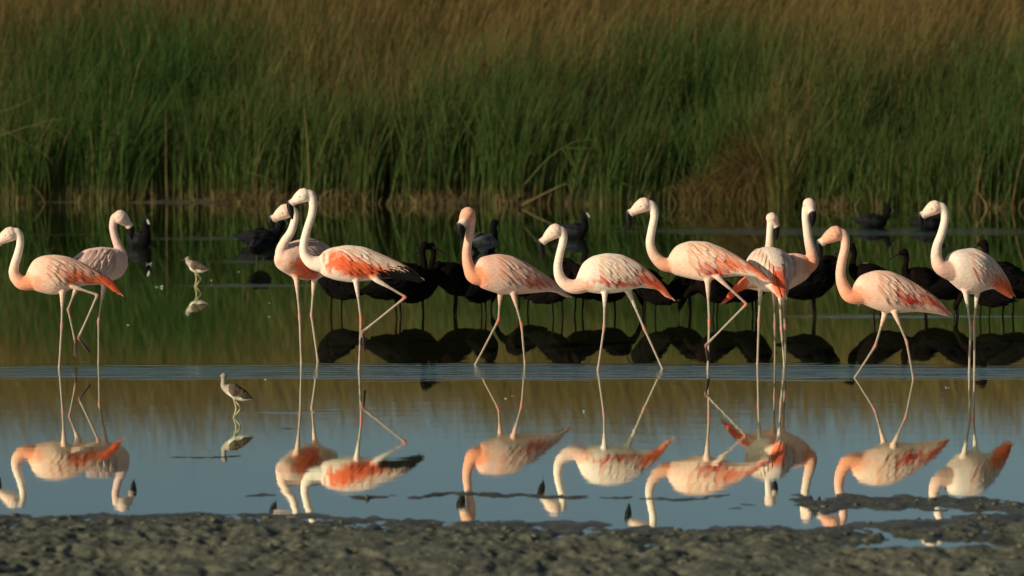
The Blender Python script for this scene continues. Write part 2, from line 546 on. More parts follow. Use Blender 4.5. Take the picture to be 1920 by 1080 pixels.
def reed_colours(n, seg, X, Y, h):
    t = np.linspace(0, 1, seg + 1)[None, :, None]
    patch = fbm(X * 0.45, Y * 0.35, 91, 3)
    depth = Y - 41.0
    green = np.array([0.034, 0.080, 0.015]); olive = np.array([0.080, 0.098, 0.028]); brown = np.array([0.185, 0.130, 0.046]); straw = np.array([0.24, 0.17, 0.075])
    xc = px_X(1430, 41.5)
    br = smooth(2.2, 4.5, depth + 5.5 * (patch - 0.5) + RNG.normal(0, 0.6, n))
    br = np.maximum(br, 0.6 * np.exp(-((X - xc - 0.25 * depth) / 0.32) ** 2) * (1 - smooth(1.0, 2.2, depth)) * RNG.uniform(0.3, 1, n))
    ol = np.clip(RNG.random(n) * 0.55 + 0.9 * (patch - 0.35), 0, 1)
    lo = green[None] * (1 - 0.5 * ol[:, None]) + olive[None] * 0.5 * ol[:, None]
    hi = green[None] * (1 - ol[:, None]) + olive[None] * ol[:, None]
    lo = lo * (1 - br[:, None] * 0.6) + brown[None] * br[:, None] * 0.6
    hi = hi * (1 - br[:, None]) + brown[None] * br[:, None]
    dry = RNG.random(n) < 0.05
    lo[dry] = straw * 0.6; hi[dry] = straw * 0.8
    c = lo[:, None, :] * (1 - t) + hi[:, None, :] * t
    c = c * RNG.uniform(1.0, 1.42, n)[:, None, None]
    low = np.exp(-(t[..., 0] * h[:, None]) / 0.10)[..., None]
    c = c * (1 - 0.75 * low) + (straw * 0.75)[None, None] * 0.75 * low
    return c


def build_reeds():
    seg = 4
    XR = 10.5
    nf = 36000
    xf = RNG.uniform(-XR, XR, nf); df = np.abs(RNG.normal(0, 0.45, nf)) + 0.02
    nb = 100000
    xb = RNG.uniform(-XR, XR, nb); db = 0.4 + 11.5 * RNG.random(nb) ** 1.25
    X = np.concatenate([xf, xb]); D = np.concatenate([df, db])
    # clumps with dark gaps between them
    keep = RNG.random(len(X)) < np.where(D < 1.7, 0.12 + 1.2 * smooth(0.34, 0.62, fbm(X * 2.4, D * 0.8, 101, 3)), 1.0)
    X = X[keep]; D = D[keep]; n = len(X)
    Y = front_y(X) + D
    Z = bed_z(X, Y) - 0.03
    low = fbm(X * 0.7, Y * 0.5, 111, 3)
    h = (1.02 + 0.55 * smooth(0.1, 2.2, D) + 0.35 * smooth(2, 8, D)) * (0.72 + 0.6 * low) * RNG.uniform(0.62, 1.18, n)
    wind = 0.10 + 0.40 * (fbm(X * 0.5, Y * 0.45, 121, 2) - 0.3)
    lx = wind * (0.6 + 0.5 * smooth(0, 3, D)) + RNG.normal(0, 0.17, n)
    ly = RNG.normal(-0.02, 0.13, n)
    dr = np.clip(RNG.normal(0.10, 0.10, n), 0, 0.5)
    w = RNG.uniform(0.007, 0.015, n)
    face = RNG.normal(0.0, 0.75, n)
    V, F, C = blades(X, Y, Z, h, w, lx, ly, dr, face, reed_colours(n, seg, X, Y, h), seg)
    obj('reed_bed', mesh_from('reed_bed', V, F, C, M_REED, False), kind='stuff', label='dense green reeds standing along the far edge of the pond', category='reeds')
    # broken, dry stubble at the foot of the reeds
    n = 5200
    X = RNG.uniform(-XR, XR, n); D = np.abs(RNG.normal(0, 0.16, n)) - 0.12
    keep = RNG.random(n) < 0.05 + 1.1 * smooth(0.42, 0.62, fbm(X * 2.2, X * 0, 131, 3))
    X = X[keep]; D = D[keep]; n = len(X)
    Y = front_y(X) + D
    h = RNG.uniform(0.06, 0.24, n)
    c = np.array([0.21, 0.155, 0.07])[None, None] * RNG.uniform(0.4, 1.15, n)[:, None, None] * np.ones((1, 4, 1))
    V, F, C = blades(X, Y, np.full(n, -0.02), h, RNG.uniform(0.008, 0.018, n), RNG.normal(0.1, 0.5, n), RNG.normal(-0.2, 0.4, n), np.clip(RNG.normal(0.2, 0.2, n), 0, 0.7), RNG.normal(0, 0.7, n), c, 3)
    obj('dry_stubble', mesh_from('dry_stubble', V, F, C, M_REED, False), kind='stuff', label='short straw coloured broken stems at the foot of the reeds', category='stubble')


build_reeds()


def tussock():
    """the brown clump that leans out of the reeds on the right"""
    n = 3000
    c = ground(1385, 384)
    cy = float(front_y(np.array([c.x]))[0]) - 0.10
    X = c.x + RNG.normal(0.0, 0.24, n); Y = cy + np.abs(RNG.normal(0, 0.22, n)) - 0.1
    h = RNG.uniform(0.35, 0.75, n) + 0.35 * np.clip((X - c.x) / 0.3, -0.6, 1.2)
    h = np.clip(h * 0.95, 0.15, 1.0)
    lx = RNG.normal(-0.22, 0.28, n); ly = RNG.normal(-0.25, 0.22, n)
    mix = RNG.random(n)[:, None, None]
    col = (np.array([0.15, 0.10, 0.034]) * (1 - mix) + np.array([0.21, 0.165, 0.065]) * mix) * RNG.uniform(0.45, 1.25, n)[:, None, None] * np.linspace(0.8, 1.1, 6)[None, :, None]
    V, F, C = blades(X - c.x, Y - cy, np.full(n, -0.03), h, RNG.uniform(0.007, 0.014, n), lx, ly, np.clip(RNG.normal(0.45, 0.25, n), 0.0, 1.0), RNG.uniform(-0.6, 0.6, n), col, 5)
    o = obj('reed_tussock', mesh_from('reed_tussock', V, F, C, M_REED, False), label='rusty brown drooping tussock at the water edge below the right reeds', category='tussock')
    o.location = (c.x, cy, 0)


tussock()


def stem(name, pts, Yd, r, col, label, group=None, sides=()):
    P = np.array([at(x, y, 41.0 + Yd + k * 0.03) for k, (x, y) in enumerate(pts)])
    S = catmull(P, 18)
    O = P[0].copy()
    r = r * 0.7
    col = tuple(0.75 * v for v in col)
    V, F = tube(S - O, np.linspace(r, r * 0.5, 18), 6)
    parts = [(V, F)]
    for side in sides:
        Q = np.array([at(x, y, 41.0 + Yd) for (x, y) in side])
        parts.append(tube(catmull(Q, 8) - O, np.linspace(r * 0.7, r * 0.3, 8), 5))
    V, F = join(parts)
    o = obj(name, mesh_from(name, V, F, np.tile(np.array(col), (len(V), 1)) * RNG.uniform(0.8, 1.15, (len(V), 1)), M_STRAW), label=label, category='reed stem')
    o.location = O
    if group:
        o['group'] = group


G = 'bent reed stems in front of the reed bed'
stem('bent_reed', [(-20, 262), (20, 248), (60, 236), (100, 240), (128, 262)], -0.35, 0.012, (0.13, 0.12, 0.045), 'pale arching reed stem at the far left of the reeds', G, [[(60, 236), (95, 225), (130, 222)]])
stem('bent_reed', [(-20, 218), (30, 200), (70, 180), (92, 165)], -0.3, 0.010, (0.10, 0.11, 0.035), 'upper reed stem slanting up to the right at the far left', G)
stem('bent_reed', [(0, 238), (40, 262), (85, 290), (100, 310)], -0.4, 0.009, (0.12, 0.10, 0.04), 'drooping reed stem slanting down to the right at the far left', G)
stem('bent_reed', [(985, 345), (1015, 310), (1050, 280), (1085, 264), (1120, 262)], -0.3, 0.010, (0.12, 0.13, 0.04), 'reed stem bent over in the middle of the reeds above a fallen stalk', G, [[(1055, 280), (1072, 305), (1085, 335)], [(1060, 278), (1090, 278), (1112, 278)]])
stem('bent_reed', [(980, 384), (1015, 366), (1050, 349), (1064, 346), (1074, 362)], -0.55, 0.012, (0.24, 0.18, 0.085), 'pale fallen stalk lying on the waterline in the middle of the shore', G)
stem('bent_reed', [(462, 323), (490, 330), (510, 340), (522, 346)], -0.3, 0.008, (0.16, 0.15, 0.07), 'thin grey broken stem left of the tallest flamingo head', G)
stem('bent_reed', [(1168, 344), (1178, 347), (1186, 352)], -0.4, 0.010, (0.24, 0.21, 0.10), 'short pale broken stem just above the flamingo head in the middle', G)


# ------------------------------------------------------------------ birds
class Bird:
    """collects the closed shapes of one animal, then skins them into one continuous body"""

    def __init__(s):
        s.parts = []; s.samples = []

    def tube(s, P, R, tag, n=None, seg=12, param=None):
        P = np.asarray(P, float); R = np.asarray(R, float)
        n = n or max(8, len(P) * 7)
        S = catmull(np.column_stack([P, R]), n)
        S[:, 3] = np.clip(S[:, 3], 0.003, None)
        s.parts.append(tube(S[:, :3], S[:, 3], seg))
        s.samples.append((tag, S[:, :3], S[:, 3], np.linspace(0, 1, n)))
        return S

    def loft(s, U, Z, A, B, tag='body', seg=28):
        """body of elliptical rings across the local x axis"""
        n = len(U)
        ang = np.linspace(0, 2 * np.pi, seg, endpoint=False)
        V = []
        for i in range(n):
            V.append(np.column_stack([np.full(seg, U[i]), B[i] * np.sin(ang), Z[i] + A[i] * np.cos(ang)]))
        V = np.vstack(V); F = []
        for i in range(n - 1):
            for j in range(seg):
                k = (j + 1) % seg
                F.append((i * seg + j, i * seg + k, (i + 1) * seg + k, (i + 1) * seg + j))
        F.append(tuple(range(seg - 1, -1, -1))); F.append(tuple((n - 1) * seg + j for j in range(seg)))
        if U[-1] < U[0]:
            F = [f[::-1] for f in F]
        s.parts.append((V, F))
        s.samples.append((tag, np.column_stack([U, np.zeros(n), Z]), (A + B) / 2, np.linspace(0, 1, n)))
        s.U, s.Z, s.A, s.B = U, Z, A, B

    def surf(s, t, ph, side, off=0.0):
        """point on the body: t along it (may run past 1, off the tail), ph from the back (0) to the belly (pi)"""
        q = np.linspace(0, 1, len(s.U))
        tt = min(t, 1.0)
        u = np.interp(tt, q, s.U); z = np.interp(tt, q, s.Z); a = np.interp(tt, q, s.A); b = np.interp(tt, q, s.B)
        if t > 1:
            u += (t - 1) * (s.U[-1] - s.U[0]); z += (t - 1) * (s.Z[-1] - s.Z[-8]) / (q[-1] - q[-8])
        a = a + off; b = b + off
        return np.array([u, side * b * math.sin(ph), z + a * math.cos(ph)])

    def skin(s, voxel, it):
        V, F = join(s.parts)
        me = fuse(V, F, voxel)
        n = len(me.vertices)
        co = np.empty(n * 3, np.float32); me.vertices.foreach_get('co', co); co = co.reshape(-1, 3).astype(float)
        w = s.weights(co)
        leg = sum((w[k] for k in w if k.startswith('leg')), np.zeros(n))
        co = relax(me, np.clip(1 - leg * 1.2, 0.1, 1), it)
        me.polygons.foreach_set('use_smooth', np.ones(len(me.polygons), bool))
        return me, co

    def weights(s, co):
        """how much each vertex belongs to each shape, and where along it"""
        w = {}; s.par = {}
        for tag, P, R, q in s.samples:
            best = np.full(len(co), 1e9); par = np.zeros(len(co))
            for i in range(len(P)):
                d = np.abs(np.linalg.norm(co - P[i], axis=1) - R[i] * 0.5)
                m = d < best; best[m] = d[m]; par[m] = q[i]
            if tag == 'body':
                ub = np.interp(co[:, 0], np.sort(s.U), np.arange(len(s.U)) if s.U[0] < s.U[-1] else np.arange(len(s.U))[::-1])
                idx = np.clip(ub, 0, len(s.U) - 1)
                ar = np.arange(len(s.U))
                A = np.interp(idx, ar, s.A); B = np.interp(idx, ar, s.B); Z = np.interp(idx, ar, s.Z)
                rr = np.sqrt((co[:, 1] / B) ** 2 + ((co[:, 2] - Z) / A) ** 2)
                best = np.abs(rr - 1) * np.minimum(A, B)
                out = np.clip(np.maximum(s.U.min() - co[:, 0], co[:, 0] - s.U.max()), 0, None)
                best = best + out * 2
                wt = 1 / (np.maximum(best, 0) + 0.006) ** 3
            else:
                rad = np.interp(par, q, R)
                dd = np.full(len(co), 1e9)
                for i in range(len(P)):
                    dd = np.minimum(dd, np.linalg.norm(co - P[i], axis=1))
                best = np.abs(dd - rad)
                wt = 1 / (best + 0.006) ** 3
            w[tag] = np.maximum(w.get(tag, 0), wt)
            s.par[tag] = par
        tot = sum(w.values())
        return {k: v / tot for k, v in w.items()}


def feather_mesh(b, t0, ph0, t1, ph1, side, width, lift0, lift1, n=6):
    """one leaf-shaped vane lying on the body between two points of its surface"""
    prof = np.interp(np.linspace(0, 1, n), [0, 0.15, 0.5, 0.8, 1], [0.45, 0.85, 1.0, 0.8, 0.12])
    C = []; N = []
    for k, q in enumerate(np.linspace(0, 1, n)):
        t = t0 + (t1 - t0) * q; ph = ph0 + (ph1 - ph0) * q
        p = b.surf(t, ph, side, lift0 + (lift1 - lift0) * q)
        p2 = b.surf(t, ph, side, lift0 + (lift1 - lift0) * q + 0.02)
        nn = p2 - p; N.append(nn / (np.linalg.norm(nn) + 1e-9)); C.append(p)
    C = np.array(C); N = np.array(N)
    T = np.gradient(C, axis=0); T /= np.linalg.norm(T, axis=1)[:, None] + 1e-9
    S = np.cross(T, N); S /= np.linalg.norm(S, axis=1)[:, None] + 1e-9
    V = []
    for k in range(n):
        hw = width * 0.5 * prof[k]
        V += [C[k] - S[k] * hw - N[k] * width * 0.14, C[k] + N[k] * width * 0.10, C[k] + S[k] * hw - N[k] * width * 0.14]
    F = []
    for k in range(n - 1):
        i = k * 3
        F += [(i, i + 1, i + 4, i + 3), (i + 1, i + 2, i + 5, i + 4)]
    return np.array(V), F


WHITE = np.array([0.82, 0.69, 0.57]); PINK = np.array([0.80, 0.48, 0.37]); SALMON = np.array([0.80, 0.29, 0.15])
CORAL = np.array([0.80, 0.155, 0.055]); RED = np.array([0.62, 0.055, 0.028]); BLACK = np.array([0.007, 0.0065, 0.0065])
LEG = np.array([0.38, 0.305, 0.24]); KNEE = np.array([0.55, 0.16, 0.12]); GREYPINK = np.array([0.68, 0.53, 0.46]); BLUSH = np.array([0.82, 0.56, 0.42])
COLS = dict(white=WHITE, pink=PINK, salmon=SALMON, coral=CORAL, red=RED, black=BLACK, grey=GREYPINK, blush=BLUSH, dusk=np.array([0.70, 0.50, 0.43]))  # last one is pink plumage with shadow mixed into the colour


def flamingo(sp):
    rnd = random.Random(sp['seed'])
    foot = sp['water']
    Yb = ground(960, foot).y
    x0 = sp['x0']
    X0 = at(x0, foot, Yb).x
    th = math.radians(sp.get('yaw', 0))
    ct, st = math.cos(th), math.sin(th)
    ppm = FPX / Yb                           # pixels per metre here
    fore = sp.get('fore', True)

    def loc(x, y, d=0.0):                    # pixel and depth offset -> local coordinates of the bird
        W = at(x, y, Yb + d)
        wx_, wy_ = W.x - X0, d
        return np.array([wx_ * ct + wy_ * st, -wx_ * st + wy_ * ct, W.z])

    def axis(x, y):                          # a pixel on the bird's own long axis
        u = (at(x, y, Yb).x - X0) / (ct if fore else 1.0)
        return np.array([u, 0.0, at(x, y, Yb).z])

    b = Bird()
    # ---- trunk
    tx, ty = np.array(sp['top'], float).T; bx_, by_ = np.array(sp['bot'], float).T
    head_left = tx[0] < tx[-1]
    n = 44
    xs_ = np.linspace(tx[0], tx[-1], n)
    o1 = np.argsort(tx); o2 = np.argsort(bx_)
    top = np.interp(xs_, tx[o1], ty[o1]); bot = np.interp(xs_, bx_[o2], by_[o2])
    ker = np.array([1, 2, 3, 2, 1]) / 9.0
    pad = lambda v: np.concatenate([[v[0]] * 2, v, [v[-1]] * 2])
    top = np.convolve(pad(top), ker, 'valid'); bot = np.convolve(pad(bot), ker, 'valid')
    U = np.array([axis(x, (a + c) / 2)[0] for x, a, c in zip(xs_, top, bot)])
    Zt = np.array([axis(x, a)[2] for x, a in zip(xs_, top)]); Zb = np.array([axis(x, c)[2] for x, c in zip(xs_, bot)])
    A = np.clip((Zt - Zb) / 2, 0.006, None)
    q = np.linspace(0, 1, n)
    cap = np.sqrt(np.clip(1 - (1 - np.clip(q / 0.10, 0, 1)) ** 2, 0.02, 1))
    A = A * np.maximum(cap, 0.2)
    B = np.convolve(pad(A), ker, 'valid') * sp.get('wide', 0.80)
    B = np.minimum(B, np.interp(q, [0, 0.15, 0.45, 0.8, 1], [0.07, 0.115, 0.135, 0.075, 0.02]) * sp.get('wide', 0.8) / 0.8)
    b.loft(U, (Zt + Zb) / 2, A, B)
    # ---- head and neck: from the face over the crown down into the breast
    hd = sp['head']
    nd = sp.get('neck_d', None)
    if nd is None:
        nd = axis(sp['neck'][-1][0], sp['neck'][-1][1])[0] * st
    cr = hd['crown']; ga = hd['gape']
    hdz = nd + hd.get('d', 0.0)
    pts = []; rad = []
    pts.append(loc(ga[0], ga[1], hdz + hd.get('dg', 0.0))); rad.append(ga[2] / ppm)
    mx, my = (cr[0] * 0.5 + ga[0] * 0.5), (cr[1] * 0.55 + ga[1] * 0.45)
    pts.append(loc(mx, my, hdz + hd.get('dg', 0.0) * 0.5)); rad.append((cr[2] * 0.62 + ga[2] * 0.38) / ppm)
    pts.append(loc(cr[0], cr[1], hdz)); rad.append(cr[2] / ppm)
    S1 = b.tube(pts, rad, 'head', 20)
    npts = [loc(cr[0], cr[1], hdz)]; nr = [cr[2] * 0.75 / ppm]
    k = len(sp['neck'])
    for i, (x, y, r) in enumerate(sp['neck']):
        f = i / (k - 1)
        npts.append(loc(x, y, hdz * (1 - smooth(0, 0.5, f)) + nd * smooth(0, 0.5, f))); nr.append(r / ppm)
    # last point deep inside the breast
    ib = 11
    npts.append(np.array([U[ib], 0, (Zt[ib] + Zb[ib]) / 2 - 0.01])); nr.append(min(A[ib], B[ib]) * 0.75)
    b.tube(npts, nr, 'neck', 60, 14)
    # ---- legs
    for li, lg in enumerate(sp['legs']):
        P = []; R = []
        d = lg.get('d', (-0.045, 0.045)[li % 2]) + axis(lg['pts'][0][0], lg['pts'][0][1])[0] * st
        hip = lg['pts'][0]
        hx = axis(hip[0], hip[1])[0]
        hp = loc(hip[0], hip[1], d)
        inside = hp.copy(); inside[2] += 0.05; inside[0] += lg.get('hipx', 0.0)
        inside[1] *= 0.6
        P.append(inside); R.append(0.040)
        P.append(hp); R.append(0.019)
        p1 = loc(*lg['pts'][1], d); p2 = loc(*lg['pts'][2], d)
        P.append(hp * 0.55 + p1 * 0.45); R.append(0.0090)
        P.append(hp * 0.12 + p1 * 0.88); R.append(0.0086)
        P.append(p1); R.append(0.0118)
        P.append(p1 * 0.86 + p2 * 0.14); R.append(0.0084)
        standing = not lg.get('raised')
        if standing:
            p2 = p2.copy(); e = p2 - p1
            p2 = p2 + e / abs(e[2]) * max(0.0, (p2[2] + 0.035))
        P.append(p1 * 0.3 + p2 * 0.7); R.append(0.0074)
        P.append(p2); R.append(0.0105)
        # legs are made as straight spans between joints, so the bends stay at the joints
        PP = [P[0], P[1]]; RR = [R[0], R[1]]
        for a_, r_, c_, s_ in zip(P[1:-1], R[1:-1], P[2:], R[2:]):
            for f in (0.33, 0.66, 1.0):
                PP.append(a_ * (1 - f) + c_ * f); RR.append(r_ * (1 - f) + s_ * f)
        PP = np.array(PP); RR = np.array(RR)
        b.parts.append(tube(PP, RR, 10))
        b.samples.append(('leg%d' % li, PP[1:], RR[1:], np.linspace(0, 1, len(PP) - 1)))
        # webbed toes: three long toes in front, joined at the root
        fw = np.array([-1.0 if head_left else 1.0, 0, 0])
        for a_ in (-0.45, 0, 0.45):
            if standing:
                dirn = np.array([fw[0] * math.cos(a_), math.sin(a_), -0.08])
                tp = [p2, p2 + dirn * 0.05, p2 + dirn * 0.085]
            else:
                tx_, ty_ = lg.get('toes', (lg['pts'][2][0] + 5, lg['pts'][2][1] + 26))
                tip = loc(tx_, ty_, d) - p2
                dirn = tip + np.array([0, math.sin(a_) * 0.035, 0]) + np.array([fw[0] * -0.012, 0, 0]) * a_
                tp = [p2, p2 + dirn * 0.55, p2 + dirn]
            b.tube(tp, [0.0085, 0.0075, 0.005], 'toe', 8, 8)
    me, co = b.skin(0.0052, sp.get('smooth', 14))
    w = b.weights(co)
    # ---- plumage
    cosT = np.array([[ct, -st, 0], [st, ct, 0], [0, 0, 1]])

    def masks(P):
        P = np.atleast_2d(P)
        Wd = P @ cosT.T + np.array([X0, Yb, 0])
        px, py = to_px(Wd)
        j = fbm(P[:, 0] * 45, P[:, 2] * 45 + P[:, 1] * 10, sp['seed'], 3) - 0.5
        c = np.tile(COLS[sp.get('body', 'white')], (len(P), 1)).astype(float)
        # warm flush on the underside and the breast, paler saddle
        under = np.clip(1 - (P[:, 2] - Zb.min()) / (Zt.max() - Zb.min()), 0, 1)[:, None]
        c = c * (1 - 0.3 * under) + PINK * 0.3 * under
        for m in sp['marks']:
            cx, cy, rx, ry, an, key, stg = m
            a_ = math.radians(an)
            dx, dy = px - cx, py - cy
            ex = (dx * math.cos(a_) + dy * math.sin(a_)) / rx; ey = (-dx * math.sin(a_) + dy * math.cos(a_)) / ry
            g = stg * (1 - smooth(0.55, 1.25, np.sqrt(ex ** 2 + ey ** 2) + 0.9 * j))[:, None]
            c = c * (1 - g) + COLS[key] * g
        return c
    cb = masks(co)
    sN = b.par['neck'][:, None]
    nt_, nb_ = COLS[sp.get('neck_top', 'white')], COLS[sp.get('neck_base', 'salmon')]
    g = smooth(0.35, 0.95, sN)
    cn = nt_ * (1 - g) + nb_ * g
    ch = np.tile(COLS[sp.get('head_col', 'pink')] * 0.55 + nt_ * 0.45, (len(co), 1))
    C = cb * w['body'][:, None] + cn * w['neck'][:, None] + ch * w['head'][:, None]
    for li in range(len(sp['legs'])):
        if 'leg%d' % li not in w:
            continue
        P = b.samples
        tagp = [s for s in b.samples if s[0] == 'leg%d' % li][0]
        nn = len(tagp[1])
        kneep = tagp[1][9]; footp = tagp[1][-1]
        dk = np.linalg.norm(co - kneep, axis=1)[:, None]; dfo = np.linalg.norm(co - footp, axis=1)[:, None]
        hipq = smooth(0.0, 0.22, b.par['leg%d' % li])[:, None]
        cl = (COLS[sp.get('body', 'white')] * 0.9) * (1 - hipq) + LEG * sp.get('leg_tone', 1.0) * hipq
        kk = (1 - smooth(0.015, 0.05, dk)) * max(0.4, sp.get('knee', 0.6))
        ff = (1 - smooth(0.01, 0.03, dfo)) * 0.7
        cl = cl * (1 - kk) + KNEE * kk
        cl = cl * (1 - ff) + KNEE * 0.7 * ff
        C = C + cl * w['leg%d' % li][:, None]
    C = C + np.array([0.045, 0.022, 0.02]) * w['toe'][:, None]
    C *= (0.94 + 0.12 * fbm(co[:, 0] * 60, co[:, 2] * 60, 3, 2))[:, None]
    set_col(me, C)
    me.materials.clear(); me.materials.append(M_PLUME)
    root = bpy.data.objects.new('flamingo', None); COL.objects.link(root)
    root.location = (X0, Yb, 0); root.rotation_euler = (0, 0, th)
    root['label'] = sp['label']; root['category'] = 'flamingo'; root['group'] = 'flamingos wading in the pond'
    obj('body', me, root)
    # ---- bill: pale at the root, bent in the middle, black towards the tip
    be, tp = hd['bend'], hd['tip']
    dg = hdz + hd.get('dg', 0.0)
    db = hdz + hd.get('db', hd.get('dg', 0.0) * 1.6)
    Pb = np.array([loc(cr[0] * .3 + ga[0] * .7, cr[1] * .3 + ga[1] * .7, dg), loc(ga[0] * 0.6 + be[0] * 0.4, ga[1] * 0.6 + be[1] * 0.4, (dg * .6 + db * .4)), loc(be[0], be[1], db), loc(be[0] * 0.45 + tp[0] * 0.55 + hd.get('bow', 0), be[1] * 0.45 + tp[1] * 0.55, db), loc(tp[0], tp[1], db)])
    Rb = np.array([ga[2] * 0.85, ga[2] * 0.95, ga[2] * 0.90, ga[2] * 0.72, 1.8]) / ppm
    S = catmull(np.column_stack([Pb, Rb]), 22)
    V, F = tube(S[:, :3], S[:, 3], 12)
    tt = np.repeat(np.concatenate([[0, 0], np.linspace(0, 1, 22), [1, 1]]), 12)
    k = smooth(0.36, 0.44, tt)[:, None]
    obj('bill', mesh_from('bill', V, F, np.array([0.76, 0.60, 0.50]) * (1 - k) + BLACK * k, M_BILL), root)
    # ---- eyes
    c3 = loc(cr[0], cr[1], hdz); g3 = loc(ga[0], ga[1], dg)
    f = g3 - c3; f /= np.linalg.norm(f)
    s3 = np.cross(f, (0, 0, 1)); s3 /= np.linalg.norm(s3) + 1e-9
    upv = np.cross(s3, f)
    rc = cr[2] / ppm
    for sd in (-1, 1):
        e = c3 + f * rc * 0.45 + s3 * sd * rc * 0.80 + upv * rc * 0.12
        bm = bmesh.new(); bmesh.ops.create_uvsphere(bm, u_segments=10, v_segments=8, radius=0.006)
        em = bpy.data.meshes.new('eye'); bm.to_mesh(em); bm.free()
        set_col(em, np.tile([0.30, 0.17, 0.09], (len(em.vertices), 1))); em.materials.append(M_EYE)
        eo = obj('eye', em, root); eo.location = e
    # ---- wings: rows of coverts joined as the wing, long drooping plumes as pieces of their own
    for sd in (-1, 1):
        parts = []; cols = []
        for row in range(8):
            t0r = 0.24 + row * 0.078
            cnt = 7 + (row < 5) * 2
            for i in range(cnt):
                ph = 0.12 * math.pi + (0.42 if row < 5 else 0.36) * math.pi * (i + 0.5 * (row % 2)) / cnt
                t0 = t0r + rnd.uniform(-0.018, 0.018)
                ln = 0.11 + 0.010 * row + rnd.uniform(-0.02, 0.03)
                V, F = feather_mesh(b, t0, ph, t0 + ln, ph + rnd.uniform(0.45, 0.75), sd, 0.029 + 0.001 * row + rnd.uniform(-0.003, 0.004), 0.001, 0.007 + rnd.uniform(0, 0.005), 6)
                c = masks(V[7][None])[0] * 0.6 + masks(V[13][None])[0] * 0.4
                c = c * rnd.uniform(0.92, 1.06)
                cc = np.tile(c, (len(V), 1))
                cc[0:9] = cc[0:9] * np.array([0.95, 0.84, 0.77])
                cc[0::3] = cc[0::3] * np.array([0.97, 0.91, 0.88])
                cc[-6:] = cc[-6:] * 0.65 + np.array([0.80, 0.67, 0.57]) * 0.35 if c[1] > 0.42 else cc[-6:]
                parts.append((V, F)); cols.append(cc)
        V, F = join(parts)
        wing = obj('wing', mesh_from('wing', V, F, np.vstack(cols), M_FEATHER), root)
        npl = 9
        for i in range(npl):
            f_ = i / (npl - 1)
            t0 = 0.56 + 0.10 * rnd.random(); ph = (0.22 + 0.52 * f_) * math.pi
            t1 = 1.0 + 0.05 * rnd.random() - 0.14 * f_ ** 1.5
            V, F = feather_mesh(b, t0, ph, t1, ph + (0.5 - f_) * 0.5, sd, 0.030, 0.003, 0.010, 9)
            c = masks(V[19][None])[0]
            cc = np.array([masks(v[None])[0] for v in V]) * 0.5 + c * 0.5
            cc *= rnd.uniform(0.9, 1.06)
            obj('plume', mesh_from('plume', V, F, cc, M_FEATHER), wing)
        for (u0, p0, u1, p1, wd, key) in sp.get('primaries', []):
            V, F = feather_mesh(b, u0, p0 * math.pi, u1, p1 * math.pi, sd, wd, 0.004, 0.016, 9)
            obj('flight_feather', mesh_from('flight_feather', V, F, np.tile(COLS[key], (len(V), 1)) * rnd.uniform(0.9, 1.1), M_FEATHER), wing)
    return root


